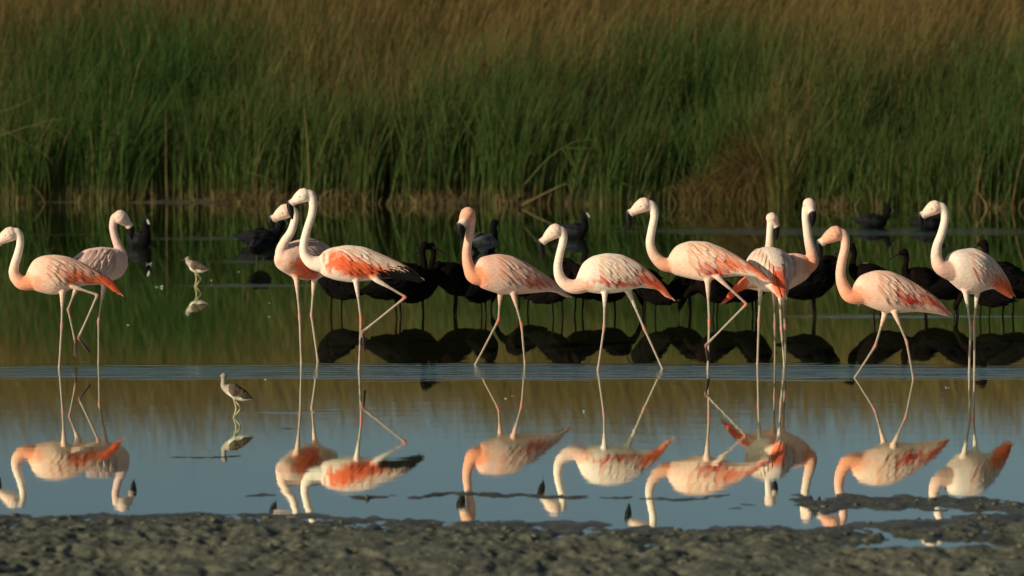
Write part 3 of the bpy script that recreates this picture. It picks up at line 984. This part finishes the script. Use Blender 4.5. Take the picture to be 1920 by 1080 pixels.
FLAMINGOS = [
    dict(seed=1, water=689, x0=120, yaw=4, label='flamingo at the left edge facing left, one leg raised, bill cut by frame', body='blush',
         top=[(49, 503), (61, 488), (79, 479), (104, 477), (128, 481), (153, 491), (177, 507), (199, 520), (214, 533), (224, 553)],
         bot=[(49, 535), (61, 543), (82, 550), (101, 553), (122, 548), (138, 540), (171, 533), (196, 533), (211, 544), (224, 556)],
         head=dict(crown=(19, 439, 14.5), gape=(0, 451, 8.5), bend=(-9, 460), tip=(-9, 488)),
         neck=[(33, 437, 9), (38, 454, 7.5), (34, 475, 7.8), (28, 495, 8.5), (26, 511, 10), (33, 524, 12), (48, 531, 14)],
         legs=[dict(pts=[(117, 552), (116, 611), (111, 690)]), dict(pts=[(136, 537), (183, 553), (147, 634)], raised=True, toes=(168, 660), d=-0.06, hipx=-0.03)],
         knee=0.25, marks=[(55, 530, 30, 18, 20, 'salmon', 0.7), (137, 514, 16, 20, 20, 'coral', 1), (163, 522, 28, 11, 15, 'coral', 0.9), (200, 530, 34, 11, 38, 'coral', 1), (196, 524, 26, 6, 38, 'red', 0.6), (110, 505, 30, 14, 0, 'pink', 0.5)]),
    dict(seed=2, water=680, x0=178, yaw=28, label='greyish pink flamingo facing right behind the leftmost flamingo', body='dusk', neck_top='dusk', neck_base='pink', head_col='grey',  # the leftmost bird's shadow is put into these greyed plumage colours
         top=[(236, 492), (226, 472), (214, 467), (190, 463), (165, 466), (150, 475), (135, 488), (122, 503), (108, 520)],
         bot=[(236, 508), (226, 520), (214, 526), (190, 534), (165, 534), (150, 530), (135, 526), (122, 524), (108, 524)],
         head=dict(crown=(226, 407, 14), gape=(239, 419, 8), bend=(245, 427), tip=(247, 448), dg=0.02),
         neck=[(216, 409, 9), (212, 425, 7.5), (215, 443, 7.5), (221, 460, 8.5), (227, 476, 10.5), (226, 492, 13)],
         legs=[dict(pts=[(195, 536), (185, 602), (185, 684)]), dict(pts=[(143, 540), (128, 580), (141, 640)], raised=True, toes=(141, 668), d=0.05)],
         knee=0.2, leg_tone=0.8, marks=[(228, 500, 16, 26, 0, 'pink', 0.6), (150, 520, 30, 10, 0, 'coral', 0.6)]),
    dict(seed=3, water=681, x0=572, yaw=48, label='flamingo with bright orange flank standing behind the tallest flamingo, head overlapped by its bill', body='blush', wide=1.0,
         top=[(520, 480), (530, 462), (548, 453), (566, 448), (583, 448), (598, 454), (606, 464), (614, 480), (622, 500)],
         bot=[(520, 490), (530, 503), (542, 511), (555, 520), (572, 526), (590, 526), (603, 520), (614, 512), (622, 508)],
         head=dict(crown=(535, 396, 14.5), gape=(517, 408, 8), bend=(508, 413), tip=(514, 429), dg=-0.01),
         neck=[(549, 396, 9), (553, 409, 7.5), (546, 434, 8), (534, 453, 9), (527, 472, 11), (531, 490, 14)],
         legs=[dict(pts=[(556, 524), (562, 594), (565, 684)]), dict(pts=[(589, 527), (584, 590), (597, 684)], d=0.06)],
         knee=0.2, neck_base='pink', marks=[(570, 504, 32, 20, 12, 'coral', 1), (582, 512, 18, 12, 10, 'red', 0.5), (525, 482, 12, 20, 0, 'pink', 0.5), (600, 465, 16, 20, 0, 'grey', 0.7)]),
    dict(seed=4, water=692, x0=672, yaw=0, label='tall flamingo with large red wing patch and black wing tips, one leg folded', neck_base='white', head_col='white',
         top=[(591, 484), (603, 473), (617, 465), (651, 459), (685, 463), (720, 478), (754, 494), (775, 508), (788, 522)],
         bot=[(591, 506), (600, 515), (627, 525), (658, 530), (699, 525), (737, 521), (760, 523), (775, 526), (788, 530)],
         head=dict(crown=(569, 366, 14), gape=(552, 377, 7.5), bend=(544, 384), tip=(548, 410)),
         neck=[(583, 366, 9), (587, 384, 7.8), (584, 405, 7.5), (576, 430, 7.5), (570, 455, 8), (571, 475, 9.5), (581, 489, 12), (598, 495, 15)],
         legs=[dict(pts=[(668, 530), (677, 598), (673, 696)]), dict(pts=[(708, 526), (761, 557), (680, 622)], raised=True, toes=(684, 656), d=-0.06, hipx=-0.04)],
         knee=1.0, marks=[(652, 497, 50, 22, 15, 'coral', 1), (705, 510, 62, 15, 10, 'coral', 1), (690, 517, 60, 6, 5, 'red', 0.6), (760, 505, 34, 9, 33, 'pink', 0.8), (735, 522, 40, 4, 3, 'black', 0.8)],
         primaries=[(0.52, 0.62, 0.98, 0.70, 0.040, 'black'), (0.58, 0.60, 1.0, 0.66, 0.040, 'black'), (0.62, 0.56, 1.0, 0.60, 0.040, 'black'), (0.66, 0.50, 1.03, 0.52, 0.040, 'black'), (0.70, 0.44, 1.04, 0.40, 0.036, 'black'), (0.72, 0.36, 1.0, 0.28, 0.032, 'black'), (0.56, 0.68, 0.92, 0.78, 0.034, 'black'), (0.60, 0.72, 1.0, 0.74, 0.034, 'black'), (0.66, 0.52, 0.97, 0.60, 0.020, 'white')]),
    dict(seed=5, water=684, x0=950, yaw=18, label='deep pink flamingo striding with its face turned towards the viewer, small red wing mark', body='pink', neck_top='pink', head_col='salmon',
         top=[(886, 497), (893, 486), (904, 480), (933, 475), (961, 480), (993, 496), (1024, 518), (1049, 540), (1066, 560)],
         bot=[(886, 522), (893, 532), (904, 540), (936, 551), (967, 553), (999, 551), (1030, 549), (1049, 553), (1066, 563)],
         head=dict(crown=(877, 402, 14.5), gape=(869, 416, 9.5), bend=(863, 426), tip=(868, 450), dg=-0.035),
         neck=[(883, 407, 9), (883, 424, 7.8), (878, 450, 8), (875, 478, 9), (880, 503, 11.5), (892, 519, 15)],
         legs=[dict(pts=[(938, 552), (935, 600), (892, 682)], d=0.03), dict(pts=[(963, 554), (978, 609), (985, 692)], d=-0.05)],
         knee=0.75, leg_tone=0.85, marks=[(897, 520, 22, 22, 30, 'salmon', 0.95), (893, 516, 12, 16, 20, 'coral', 0.5), (1006, 528, 25, 9, -8, 'red', 1), (1045, 545, 24, 10, 40, 'grey', 0.8), (975, 505, 30, 15, 30, 'white', 0.35), (950, 535, 30, 14, 0, 'grey', 0.5)]),
    dict(seed=6, water=693, x0=1150, yaw=3, label='white and pink flamingo in the middle striding, thin red line along its flank', neck_base='pink',
         top=[(1079, 518), (1087, 497), (1109, 480), (1137, 474), (1166, 477), (1194, 490), (1216, 508), (1238, 531), (1258, 560)],
         bot=[(1079, 542), (1100, 547), (1125, 551), (1150, 550), (1175, 546), (1200, 539), (1232, 543), (1246, 553), (1258, 563)],
         head=dict(crown=(1041, 433, 14.5), gape=(1023, 448, 8), bend=(1014, 457), tip=(1019, 485)),
         neck=[(1053, 434, 9), (1056, 450, 7.8), (1050, 475, 7.5), (1046, 500, 8.5), (1051, 522, 10.5), (1066, 535, 12.5), (1086, 536, 15)],
         legs=[dict(pts=[(1134, 553), (1133, 612), (1121, 694)]), dict(pts=[(1180, 550), (1208, 616), (1241, 689)], d=0.05, hipx=-0.02)],
         knee=0.35, marks=[(1080, 535, 30, 14, 0, 'salmon', 0.7), (1152, 530, 38, 6.5, 6, 'red', 1), (1185, 532, 22, 7, 0, 'coral', 0.8), (1225, 530, 42, 11, 38, 'coral', 1), (1205, 520, 22, 9, 25, 'red', 0.6), (1170, 515, 26, 14, 30, 'pink', 0.4)]),
    dict(seed=7, water=691, x0=1327, yaw=-14, label='pale flamingo with head high and one leg folded back, tail crossing the rear-view flamingo', body='blush',
         top=[(1249, 486), (1258, 472), (1270, 460), (1293, 452), (1327, 453), (1357, 465), (1383, 479), (1410, 496), (1428, 511), (1440, 524)],
         bot=[(1249, 510), (1267, 517), (1293, 523), (1323, 528), (1350, 521), (1383, 516), (1413, 518), (1428, 522), (1440, 528)],
         head=dict(crown=(1207, 384, 14.5), gape=(1188, 396, 8), bend=(1179, 402), tip=(1181, 431)),
         neck=[(1222, 386, 9), (1227, 404, 7.8), (1222, 432, 7.8), (1219, 456, 8.5), (1226, 478, 10), (1242, 494, 12.5), (1260, 497, 15)],
         legs=[dict(pts=[(1327, 531), (1330, 603), (1327, 696)]), dict(pts=[(1348, 522), (1400, 570), (1323, 648)], raised=True, toes=(1329, 676), d=-0.06, hipx=-0.04)],
         knee=0.85, marks=[(1255, 500, 26, 14, 10, 'pink', 0.8), (1335, 508, 32, 8, 8, 'red', 1), (1366, 496, 26, 14, 30, 'coral', 1), (1415, 507, 32, 10, 33, 'coral', 1), (1395, 512, 30, 5, 5, 'white', 0.8), (1310, 500, 40, 12, 0, 'pink', 0.4)]),
    dict(seed=8, water=684, x0=1445, yaw=-80, fore=False, label='pale flamingo seen from behind with an orange tail, neck rising above its back', wide=1.05,
         top=[(1370, 497), (1380, 480), (1394, 470), (1417, 464), (1440, 465), (1465, 475), (1490, 492), (1510, 512), (1526, 534), (1534, 548)],
         bot=[(1370, 524), (1390, 536), (1410, 542), (1440, 546), (1465, 544), (1490, 541), (1510, 544), (1526, 550), (1534, 554)],
         head=dict(crown=(1447, 409, 11.5), gape=(1453, 421, 7), bend=(1456, 428), tip=(1456, 448), dg=0.0),
         neck=[(1446, 416, 8), (1444, 430, 7), (1443, 450, 7.2), (1442, 472, 9), (1442, 500, 13)], neck_d=0.32,
         legs=[dict(pts=[(1426, 543), (1423, 600), (1420, 690)], d=0.0), dict(pts=[(1462, 546), (1465, 617), (1471, 690)], d=0.0)],
         knee=0.2, marks=[(1460, 530, 19, 30, -8, 'coral', 1), (1462, 525, 10, 22, -8, 'red', 0.4), (1425, 500, 16, 20, 0, 'white', 0.4)]),
    dict(seed=9, water=677, x0=1448, yaw=8, label='flamingo facing right with coral breast, mostly hidden by the one seen from behind', body='pink',
         top=[(1527, 496), (1517, 482), (1497, 475), (1470, 476), (1440, 484), (1415, 503), (1395, 520), (1377, 536), (1365, 552), (1357, 566)],
         bot=[(1527, 512), (1517, 522), (1503, 531), (1477, 545), (1450, 548), (1425, 546), (1400, 540), (1380, 548), (1366, 562), (1357, 570)],
         head=dict(crown=(1517, 383, 12.5), gape=(1521, 394, 8), bend=(1524, 402), tip=(1523, 424), dg=-0.035),
         neck=[(1513, 391, 9), (1511, 405, 8), (1513, 430, 8), (1517, 455, 9), (1522, 478, 11), (1519, 496, 14)],
         legs=[dict(pts=[(1452, 548), (1453, 610), (1453, 684)], d=-0.04), dict(pts=[(1468, 547), (1472, 612), (1473, 684)], d=0.05)],
         knee=0.2, leg_tone=0.6, marks=[(1520, 498, 15, 26, 0, 'salmon', 0.9), (1388, 538, 40, 13, -38, 'coral', 1), (1375, 546, 26, 8, -45, 'red', 0.5), (1420, 532, 20, 10, 0, 'pink', 0.8)]),  # low leg tone paints in the shadow lying on these legs
    dict(seed=10, water=709, x0=1672, yaw=8, label='low-headed salmon pink flamingo striding on the right with red-edged tail', body='blush', neck_top='pink', head_col='salmon',
         top=[(1595, 534), (1603, 523), (1615, 514), (1641, 506), (1669, 508), (1697, 520), (1725, 536), (1750, 554), (1771, 575), (1781, 590)],
         bot=[(1595, 560), (1616, 569), (1641, 580), (1665, 587), (1690, 587), (1718, 585), (1746, 588), (1768, 592), (1781, 595)],
         head=dict(crown=(1566, 438, 15.5), gape=(1545, 451, 8.5), bend=(1536, 458), tip=(1540, 486)),
         neck=[(1581, 440, 9.5), (1585, 460, 8.5), (1579, 488, 8.8), (1576, 514, 9.5), (1582, 538, 12), (1598, 555, 15)],
         legs=[dict(pts=[(1659, 589), (1641, 649), (1601, 711)], d=0.03), dict(pts=[(1678, 588), (1700, 640), (1713, 712)], d=-0.05)],
         knee=0.45, leg_tone=0.8, marks=[(1605, 552, 34, 18, 20, 'salmon', 0.75), (1706, 561, 27, 11, 10, 'red', 1), (1735, 560, 20, 8, 30, 'coral', 0.7), (1752, 566, 44, 5, 42, 'red', 0.9), (1745, 582, 26, 7, 10, 'pink', 0.8), (1650, 560, 40, 20, 0, 'pink', 0.5)]),
    dict(seed=11, water=698, x0=1822, yaw=30, label='rightmost flamingo, creamy white and upright with coral tail tips', wide=0.92,
         top=[(1770, 484), (1778, 474), (1792, 467), (1824, 464), (1848, 476), (1869, 498), (1887, 524), (1896, 542), (1903, 558)],
         bot=[(1770, 516), (1785, 530), (1806, 547), (1824, 553), (1845, 546), (1866, 543), (1887, 556), (1896, 562), (1903, 564)],
         head=dict(crown=(1752, 389, 14), gape=(1735, 401, 8), bend=(1726, 406), tip=(1729, 430)),
         neck=[(1767, 390, 9), (1772, 408, 7.8), (1766, 436, 8), (1757, 462, 9), (1756, 484, 11), (1766, 502, 15)],
         legs=[dict(pts=[(1811, 550), (1820, 612), (1817, 704)], d=-0.04), dict(pts=[(1832, 550), (1827, 606), (1827, 704)], d=0.05)],
         knee=0.15, neck_base='pink', marks=[(1762, 500, 12, 20, 20, 'pink', 0.7), (1850, 522, 28, 15, 25, 'pink', 0.9), (1882, 535, 27, 22, 55, 'coral', 1), (1820, 540, 26, 10, 0, 'pink', 0.5)]),
]
for sp in FLAMINGOS:
    flamingo(sp)


# ------------------------------------------------------------------ dark wading birds, coots and small waders
def small_bird(kind):
    """local x forward; returns a template: list of (part name, mesh)"""
    name, pose = kind
    b = Bird(); parts = []
    q = np.linspace(0, 1, 26)
    if name == 'ibis':
        L_, zc, tilt = 0.36, 0.240, 0.11
        if pose == 'hunched':
            tilt = 0.16
        U = 0.16 - L_ * q
        A = np.interp(q, [0, 0.08, 0.3, 0.6, 0.85, 1], [0.014, 0.072, 0.106, 0.088, 0.042, 0.008])
        Bw = A * 0.85
        Z = zc + tilt * (0.5 - q) - 0.01 * np.sin(q * 3.1)
        b.loft(U, Z, A, Bw, seg=18)
        neck = {'alert': [(0.10, 0.26), (0.165, 0.30), (0.175, 0.36), (0.165, 0.42), (0.18, 0.465)],
                'hunched': [(0.10, 0.27), (0.17, 0.30), (0.17, 0.345), (0.145, 0.375), (0.16, 0.40)],
                'feeding': [(0.10, 0.25), (0.17, 0.25), (0.22, 0.21), (0.245, 0.165), (0.265, 0.14)],
                'preening': [(0.10, 0.27), (0.16, 0.32), (0.145, 0.375), (0.09, 0.385), (0.055, 0.355)]}[pose]
        hx, hz = neck[-1]
        b.tube([(x, 0, z) for x, z in neck], [0.05, 0.034, 0.022, 0.019, 0.024], 'neck', 26, 10)
        hdir = {'alert': (1, -0.25), 'hunched': (1, -0.5), 'feeding': (0.35, -1), 'preening': (-0.6, -1)}[pose]
        hl = math.hypot(*hdir); hdir = (hdir[0] / hl, hdir[1] / hl)
        b.tube([(hx, 0, hz), (hx + hdir[0] * 0.035, 0, hz + hdir[1] * 0.035)], [0.024, 0.015], 'head', 8, 10)
        p = np.array([hx + hdir[0] * 0.03, 0, hz + hdir[1] * 0.03])
        perp = np.array([hdir[1], 0, -hdir[0]]) * (1 if hdir[0] >= 0 else -1)
        if perp[2] > 0 and abs(hdir[0]) > 0.5:
            perp = -perp
        P = [p + np.array([hdir[0], 0, hdir[1]]) * s_ + perp * 0.035 * (s_ / 0.12) ** 2 for s_ in (0, 0.04, 0.08, 0.12)]
        S = catmull(np.column_stack([np.array(P), [0.009, 0.0075, 0.006, 0.003]]), 14)
        V, F = tube(S[:, :3], S[:, 3], 7)
        parts.append(('bill', mesh_from('bill', V, F, np.tile([0.022, 0.018, 0.016], (len(V), 1)), M_BILL)))
        for sd in (-1, 1):
            x = 0.02 + 0.02 * sd
            P = [(x - 0.01, 0.03 * sd, 0.20), (x - 0.008, 0.03 * sd, 0.16), (x - 0.006, 0.03 * sd, 0.10), (x, 0.03 * sd, 0.03), (x + 0.004, 0.03 * sd, -0.03)]
            b.tube(P, [0.024, 0.009, 0.0075, 0.0065, 0.006], 'leg%d' % (sd + 1), 24, 8)
        col, legc, wingc = np.array([0.0035, 0.0026, 0.0022]), np.array([0.008, 0.007, 0.006]), np.array([0.0030, 0.0026, 0.0026])
        vox = 0.006
    elif name == 'coot':
        up_ = 0.10 if pose == 'standing' else 0.0
        L_ = 0.36
        U = 0.15 - L_ * q
        A = np.interp(q, [0, 0.1, 0.35, 0.65, 0.9, 1], [0.015, 0.06, 0.085, 0.075, 0.035, 0.008])
        Bw = A * 1.0
        Z = 0.055 + up_ + 0.02 * q ** 2 * (1 if pose != 'standing' else -0.5)
        b.loft(U, Z, A, Bw, seg=18)
        hz = {'swimming': 0.20, 'upright': 0.235, 'pale': 0.225, 'standing': 0.13}[pose] + up_ * 0.6
        hx = {'swimming': 0.165, 'upright': 0.145, 'pale': 0.15, 'standing': 0.20}[pose]
        b.tube([(0.09, 0, 0.075 + up_), (0.14, 0, 0.12 + up_ * 0.9), (hx - 0.012, 0, hz - 0.04), (hx, 0, hz)], [0.06, 0.042, 0.030, 0.032], 'neck', 20, 10)
        b.tube([(hx, 0, hz), (hx + 0.03, 0, hz - 0.008)], [0.032, 0.018], 'head', 8, 10)
        P = [(hx + 0.018, 0, hz + 0.016), (hx + 0.034, 0, hz - 0.002), (hx + 0.056, 0, hz - 0.014)]
        S = catmull(np.column_stack([np.array(P), [0.009, 0.011, 0.003]]), 12)
        V, F = tube(S[:, :3], S[:, 3], 8)
        parts.append(('bill', mesh_from('bill', V, F, np.tile([0.80, 0.76, 0.68], (len(V), 1)), M_BILL)))
        if pose == 'standing':
            for sd in (-1, 1):
                P = [(0.0, 0.035 * sd, 0.10), (0.01 * sd, 0.035 * sd, 0.055), (0.0, 0.035 * sd, -0.04)]
                b.tube(P, [0.02, 0.009, 0.008], 'leg%d' % (sd + 1), 14, 8)
        col, legc, wingc = np.array([0.005, 0.005, 0.006]), np.array([0.04, 0.05, 0.03]), np.array([0.014, 0.015, 0.018])
        if pose == 'pale':
            wingc = np.array([0.13, 0.135, 0.125])
        vox = 0.006
    else:
        L_ = 0.155
        tilt = 0.055 if pose == 'upright' else 0.018
        U = 0.055 - L_ * q
        A = np.interp(q, [0, 0.1, 0.35, 0.65, 0.88, 1], [0.008, 0.030, 0.044, 0.034, 0.013, 0.005])
        zc = 0.135
        Z = zc + tilt * (0.5 - q)
        b.loft(U, Z, A, A * 0.85, seg=16)
        top = 0.235 if pose == 'upright' else 0.195
        b.tube([(0.035, 0, zc + 0.02), (0.062, 0, zc + 0.04), (0.066, 0, (zc + 0.04 + top) / 2), (0.062, 0, top)], [0.028, 0.019, 0.013, 0.0165], 'neck', 18, 10)
        b.tube([(0.062, 0, top), (0.078, 0, top - 0.003)], [0.0165, 0.009], 'head', 8, 8)
        S = np.linspace(0, 1, 8)
        P = np.column_stack([0.078 + 0.05 * S, 0 * S, top - 0.004 - 0.012 * S])
        V, F = tube(P, 0.0045 - 0.0028 * S, 6)
        parts.append(('bill', mesh_from('bill', V, F, np.tile([0.04, 0.035, 0.03], (len(V), 1)), M_BILL)))
        kb = -0.018
        for sd in (-1, 1):
            P = [(0.0, 0.012 * sd, 0.115), (0.0, 0.012 * sd, 0.092), (kb + 0.010 * sd, 0.012 * sd, 0.052), (0.004, 0.012 * sd, 0.008), (0.010, 0.012 * sd, -0.02)]
            b.tube(P, [0.014, 0.0055, 0.0055, 0.005, 0.005], 'leg%d' % (sd + 1), 20, 8)
        col, legc, wingc = np.array([0.13, 0.10, 0.07]), np.array([0.42, 0.36, 0.19]), np.array([0.085, 0.066, 0.045])
        vox = 0.0032
    me, co = b.skin(vox, 8)
    w = b.weights(co)
    leg = sum((w[k] for k in w if k.startswith('leg')), np.zeros(len(co)))[:, None]
    C = np.tile(col, (len(co), 1))
    if name == 'wader':
        belly = (1 - smooth(-0.45, 0.05, (co[:, 2] - np.interp(-co[:, 0], -b.U, b.Z)) / 0.036)) * (w['body'])
        front = smooth(0.02, 0.05, co[:, 0]) * w['body'] * 0.55
        pale = np.clip(belly + front + 0.35 * w['neck'], 0, 1)[:, None]
        C = C * (1 - pale) + np.array([0.74, 0.68, 0.56]) * pale
    if name == 'ibis':
        C = C + np.array([0.005, 0.0018, 0.0008]) * (fbm(co[:, 0] * 30, co[:, 2] * 30, 9, 2))[:, None]
    C = C * (1 - leg) + legc * leg
    set_col(me, C)
    me.materials.clear(); me.materials.append(M_DARKPLUME if name != 'wader' else M_PLUME)
    parts.insert(0, ('body', me))
    rnd = random.Random(5)
    sc_ = L_ / 0.36
    for sd in (-1, 1):
        fs = []; cs = []
        for row in range(5):
            for i in range(6):
                ph = (0.14 + 0.46 * i / 6) * math.pi
                t0 = 0.16 + row * 0.13 + rnd.uniform(-0.02, 0.02)
                V, F = feather_mesh(b, t0, ph, t0 + 0.26, ph + rnd.uniform(0.05, 0.3), sd, 0.036 * sc_, 0.001, (0.006 + 0.022 * rnd.random() ** 2) * sc_ + 0.001, 5)
                cc = np.tile(wingc * rnd.uniform(0.7, 1.4), (len(V), 1))
                if name == 'wader' and rnd.random() < 0.45:
                    cc[-3:] = [0.26, 0.21, 0.15]
                fs.append((V, F)); cs.append(cc)
        if name != 'wader':
            for i in range(7):
                ph = (0.20 + 0.09 * i) * math.pi
                V, F = feather_mesh(b, 0.5 + 0.1 * rnd.random(), ph, 1.04 + 0.14 * rnd.random() - 0.05 * i, ph + rnd.uniform(-0.1, 0.35), sd, 0.038 * sc_, 0.003, 0.012 + 0.02 * rnd.random(), 6)
                fs.append((V, F)); cs.append(np.tile(wingc * rnd.uniform(0.6, 1.3), (len(V), 1)))
        V, F = join(fs)
        parts.append(('wing', mesh_from('wing', V, F, np.vstack(cs), M_DARKPLUME)))
    return parts


TEMPLATES = {}


def place(name, pose, x, water, heading, label, cat, group, scale=1.0, objname=None):
    """heading: 0 = facing right, 180 = facing left, 270 = towards the viewer"""
    key = (name, pose)
    if key not in TEMPLATES:
        TEMPLATES[key] = small_bird(key)
    g = ground(x, water)
    root = bpy.data.objects.new(objname or name, None); COL.objects.link(root)
    root.location = g; root.rotation_euler = (0, 0, math.radians(heading)); root.scale = (scale,) * 3
    root['label'] = label; root['category'] = cat
    if group:
        root['group'] = group
    for pn, me in TEMPLATES[key]:
        obj(pn, me, root)
    return root


GI = 'dark ibises resting behind the flamingos'
IBIS = [('preening', 634, 595, 140, 1.0, 'dark ibis under the belly of the tallest flamingo'),
        ('alert', 742, 600, 15, 1.12, 'dark ibis whose head rises above the back of the tallest flamingo'),
        ('hunched', 790, 597, 40, 0.95, 'dark ibis behind the black wing tips of the tallest flamingo'),
        ('alert', 858, 592, 205, 1.08, 'largest dark ibis in clear view left of the deep pink flamingo'),
        ('preening', 905, 598, 60, 0.92, 'dark ibis preening beneath the breast of the deep pink flamingo'),
        ('feeding', 985, 590, 150, 0.95, 'dark ibis behind the legs of the deep pink flamingo'),
        ('hunched', 1042, 602, 330, 0.98, 'dark ibis between the deep pink flamingo and the one in the middle'),
        ('preening', 1090, 596, 170, 1.05, 'preening ibis framed by the neck of the flamingo in the middle'),
        ('feeding', 1150, 596, 35, 0.9, 'dark ibis directly beneath the belly of the flamingo in the middle'),
        ('hunched', 1222, 602, 130, 0.98, 'dark ibis behind the red tail of the flamingo in the middle'),
        ('hunched', 1290, 592, 25, 1.0, 'dark ibis under the breast of the pale flamingo with folded leg'),
        ('feeding', 1345, 601, 190, 0.95, 'dark ibis under the rear of the pale flamingo with folded leg'),
        ('hunched', 1412, 598, 50, 1.0, 'dark ibis below the flamingo seen from behind'),
        ('preening', 1522, 600, 20, 1.12, 'bulky dark ibis below the coral breast of the flamingo facing right'),
        ('alert', 1650, 596, 175, 1.08, 'dark ibis whose back shows just above the low-headed flamingo'),
        ('alert', 1740, 594, 200, 1.0, 'dark ibis above the red-edged tail of the low-headed flamingo'),
        ('preening', 1790, 597, 20, 1.05, 'dark ibis in front of the breast of the rightmost flamingo'),
        ('feeding', 1850, 606, 140, 0.92, 'dark ibis beneath the coral tail of the rightmost flamingo'),
        ('alert', 1895, 597, 150, 1.12, 'dark ibis with raised head at the right edge of the picture')]
for (pose, x, wy, hd, s_, lab) in IBIS:
    place('ibis', pose, x, wy - 6, hd, lab, 'ibis', GI, s_ * 1.10).location.z = -0.04

GC = 'coots on the far water'
COOTS = [('upright', 263, 462, 300, 1.0, 'coot beside the bill of the right-facing flamingo on the left'),
         ('swimming', 492, 461, 15, 1.08, 'grey backed coot just left of the paired flamingo heads'),
         ('standing', 488, 493, 75, 0.95, 'black coot standing in the shallows below the grey backed coot'),
         ('pale', 908, 472, 58, 1.12, 'pale grey winged coot behind the neck of the deep pink flamingo'),
         ('upright', 1076, 446, 320, 0.95, 'small coot right of the head of the flamingo in the middle'),
         ('swimming', 1638, 426, 8, 0.9, 'coot swimming alone beneath the reeds on the right'),
         ('swimming', 1742, 430, 12, 0.85, 'coot half hidden by the head of the rightmost flamingo')]
for (pose, x, wy, hd, s_, lab) in COOTS:
    place('coot', pose, x, wy, hd, lab, 'coot', GC, s_)

place('wader', 'upright', 441, 783, 172, 'slim brown and white wader standing in the calm foreground water', 'wader', 'small waders', 1.05)
place('wader', 'level', 368, 537, 160, 'small pale breasted wader standing in the dark green water', 'wader', 'small waders', 1.15)


# ------------------------------------------------------------------ downy feathers afloat
def down_mesh(seed):
    r = random.Random(seed)
    n = 7
    P = np.column_stack([np.linspace(-0.5, 0.5, n), 0.08 * np.sin(np.linspace(0, 3, n)), 0.02 + 0.22 * np.linspace(-1, 1, n) ** 2])
    prof = np.array([0.02, 0.12, 0.2, 0.22, 0.2, 0.12, 0.03])
    V = []
    for k in range(n):
        V += [P[k] + np.array([0, -prof[k], 0.08 * r.random()]), P[k], P[k] + np.array([0, prof[k], 0.10 * r.random() + 0.05])]
    F = []
    for k in range(n - 1):
        i = 3 * k
        F += [(i, i + 1, i + 4, i + 3), (i + 1, i + 2, i + 5, i + 4)]
    return mesh_from('floating_feather', V, F, np.tile([0.75, 0.73, 0.68], (len(V), 1)), M_FEATHER)


DM = [down_mesh(k) for k in range(3)]
for k, (x, y, s_) in enumerate([(279, 496, 0.07), (304, 539, 0.085), (295, 538, 0.05), (396, 526, 0.035), (447, 510, 0.03), (505, 568, 0.03), (505, 594, 0.028), (240, 610, 0.04),
                                (948, 748, 0.03), (1776, 727, 0.04), (497, 712, 0.03), (1622, 495, 0.05), (1095, 772, 0.045), (962, 742, 0.03), (1610, 572, 0.03)]):
    o = obj('floating_feather', DM[k % 3], None, label='tiny white down feather floating on the pond', category='feather', group='white feathers afloat')
    o.location = ground(x, y) + Vector((0, 0, -0.001)); o.scale = (s_ * 0.7,) * 3; o.rotation_euler = (0, 0, k * 1.7)
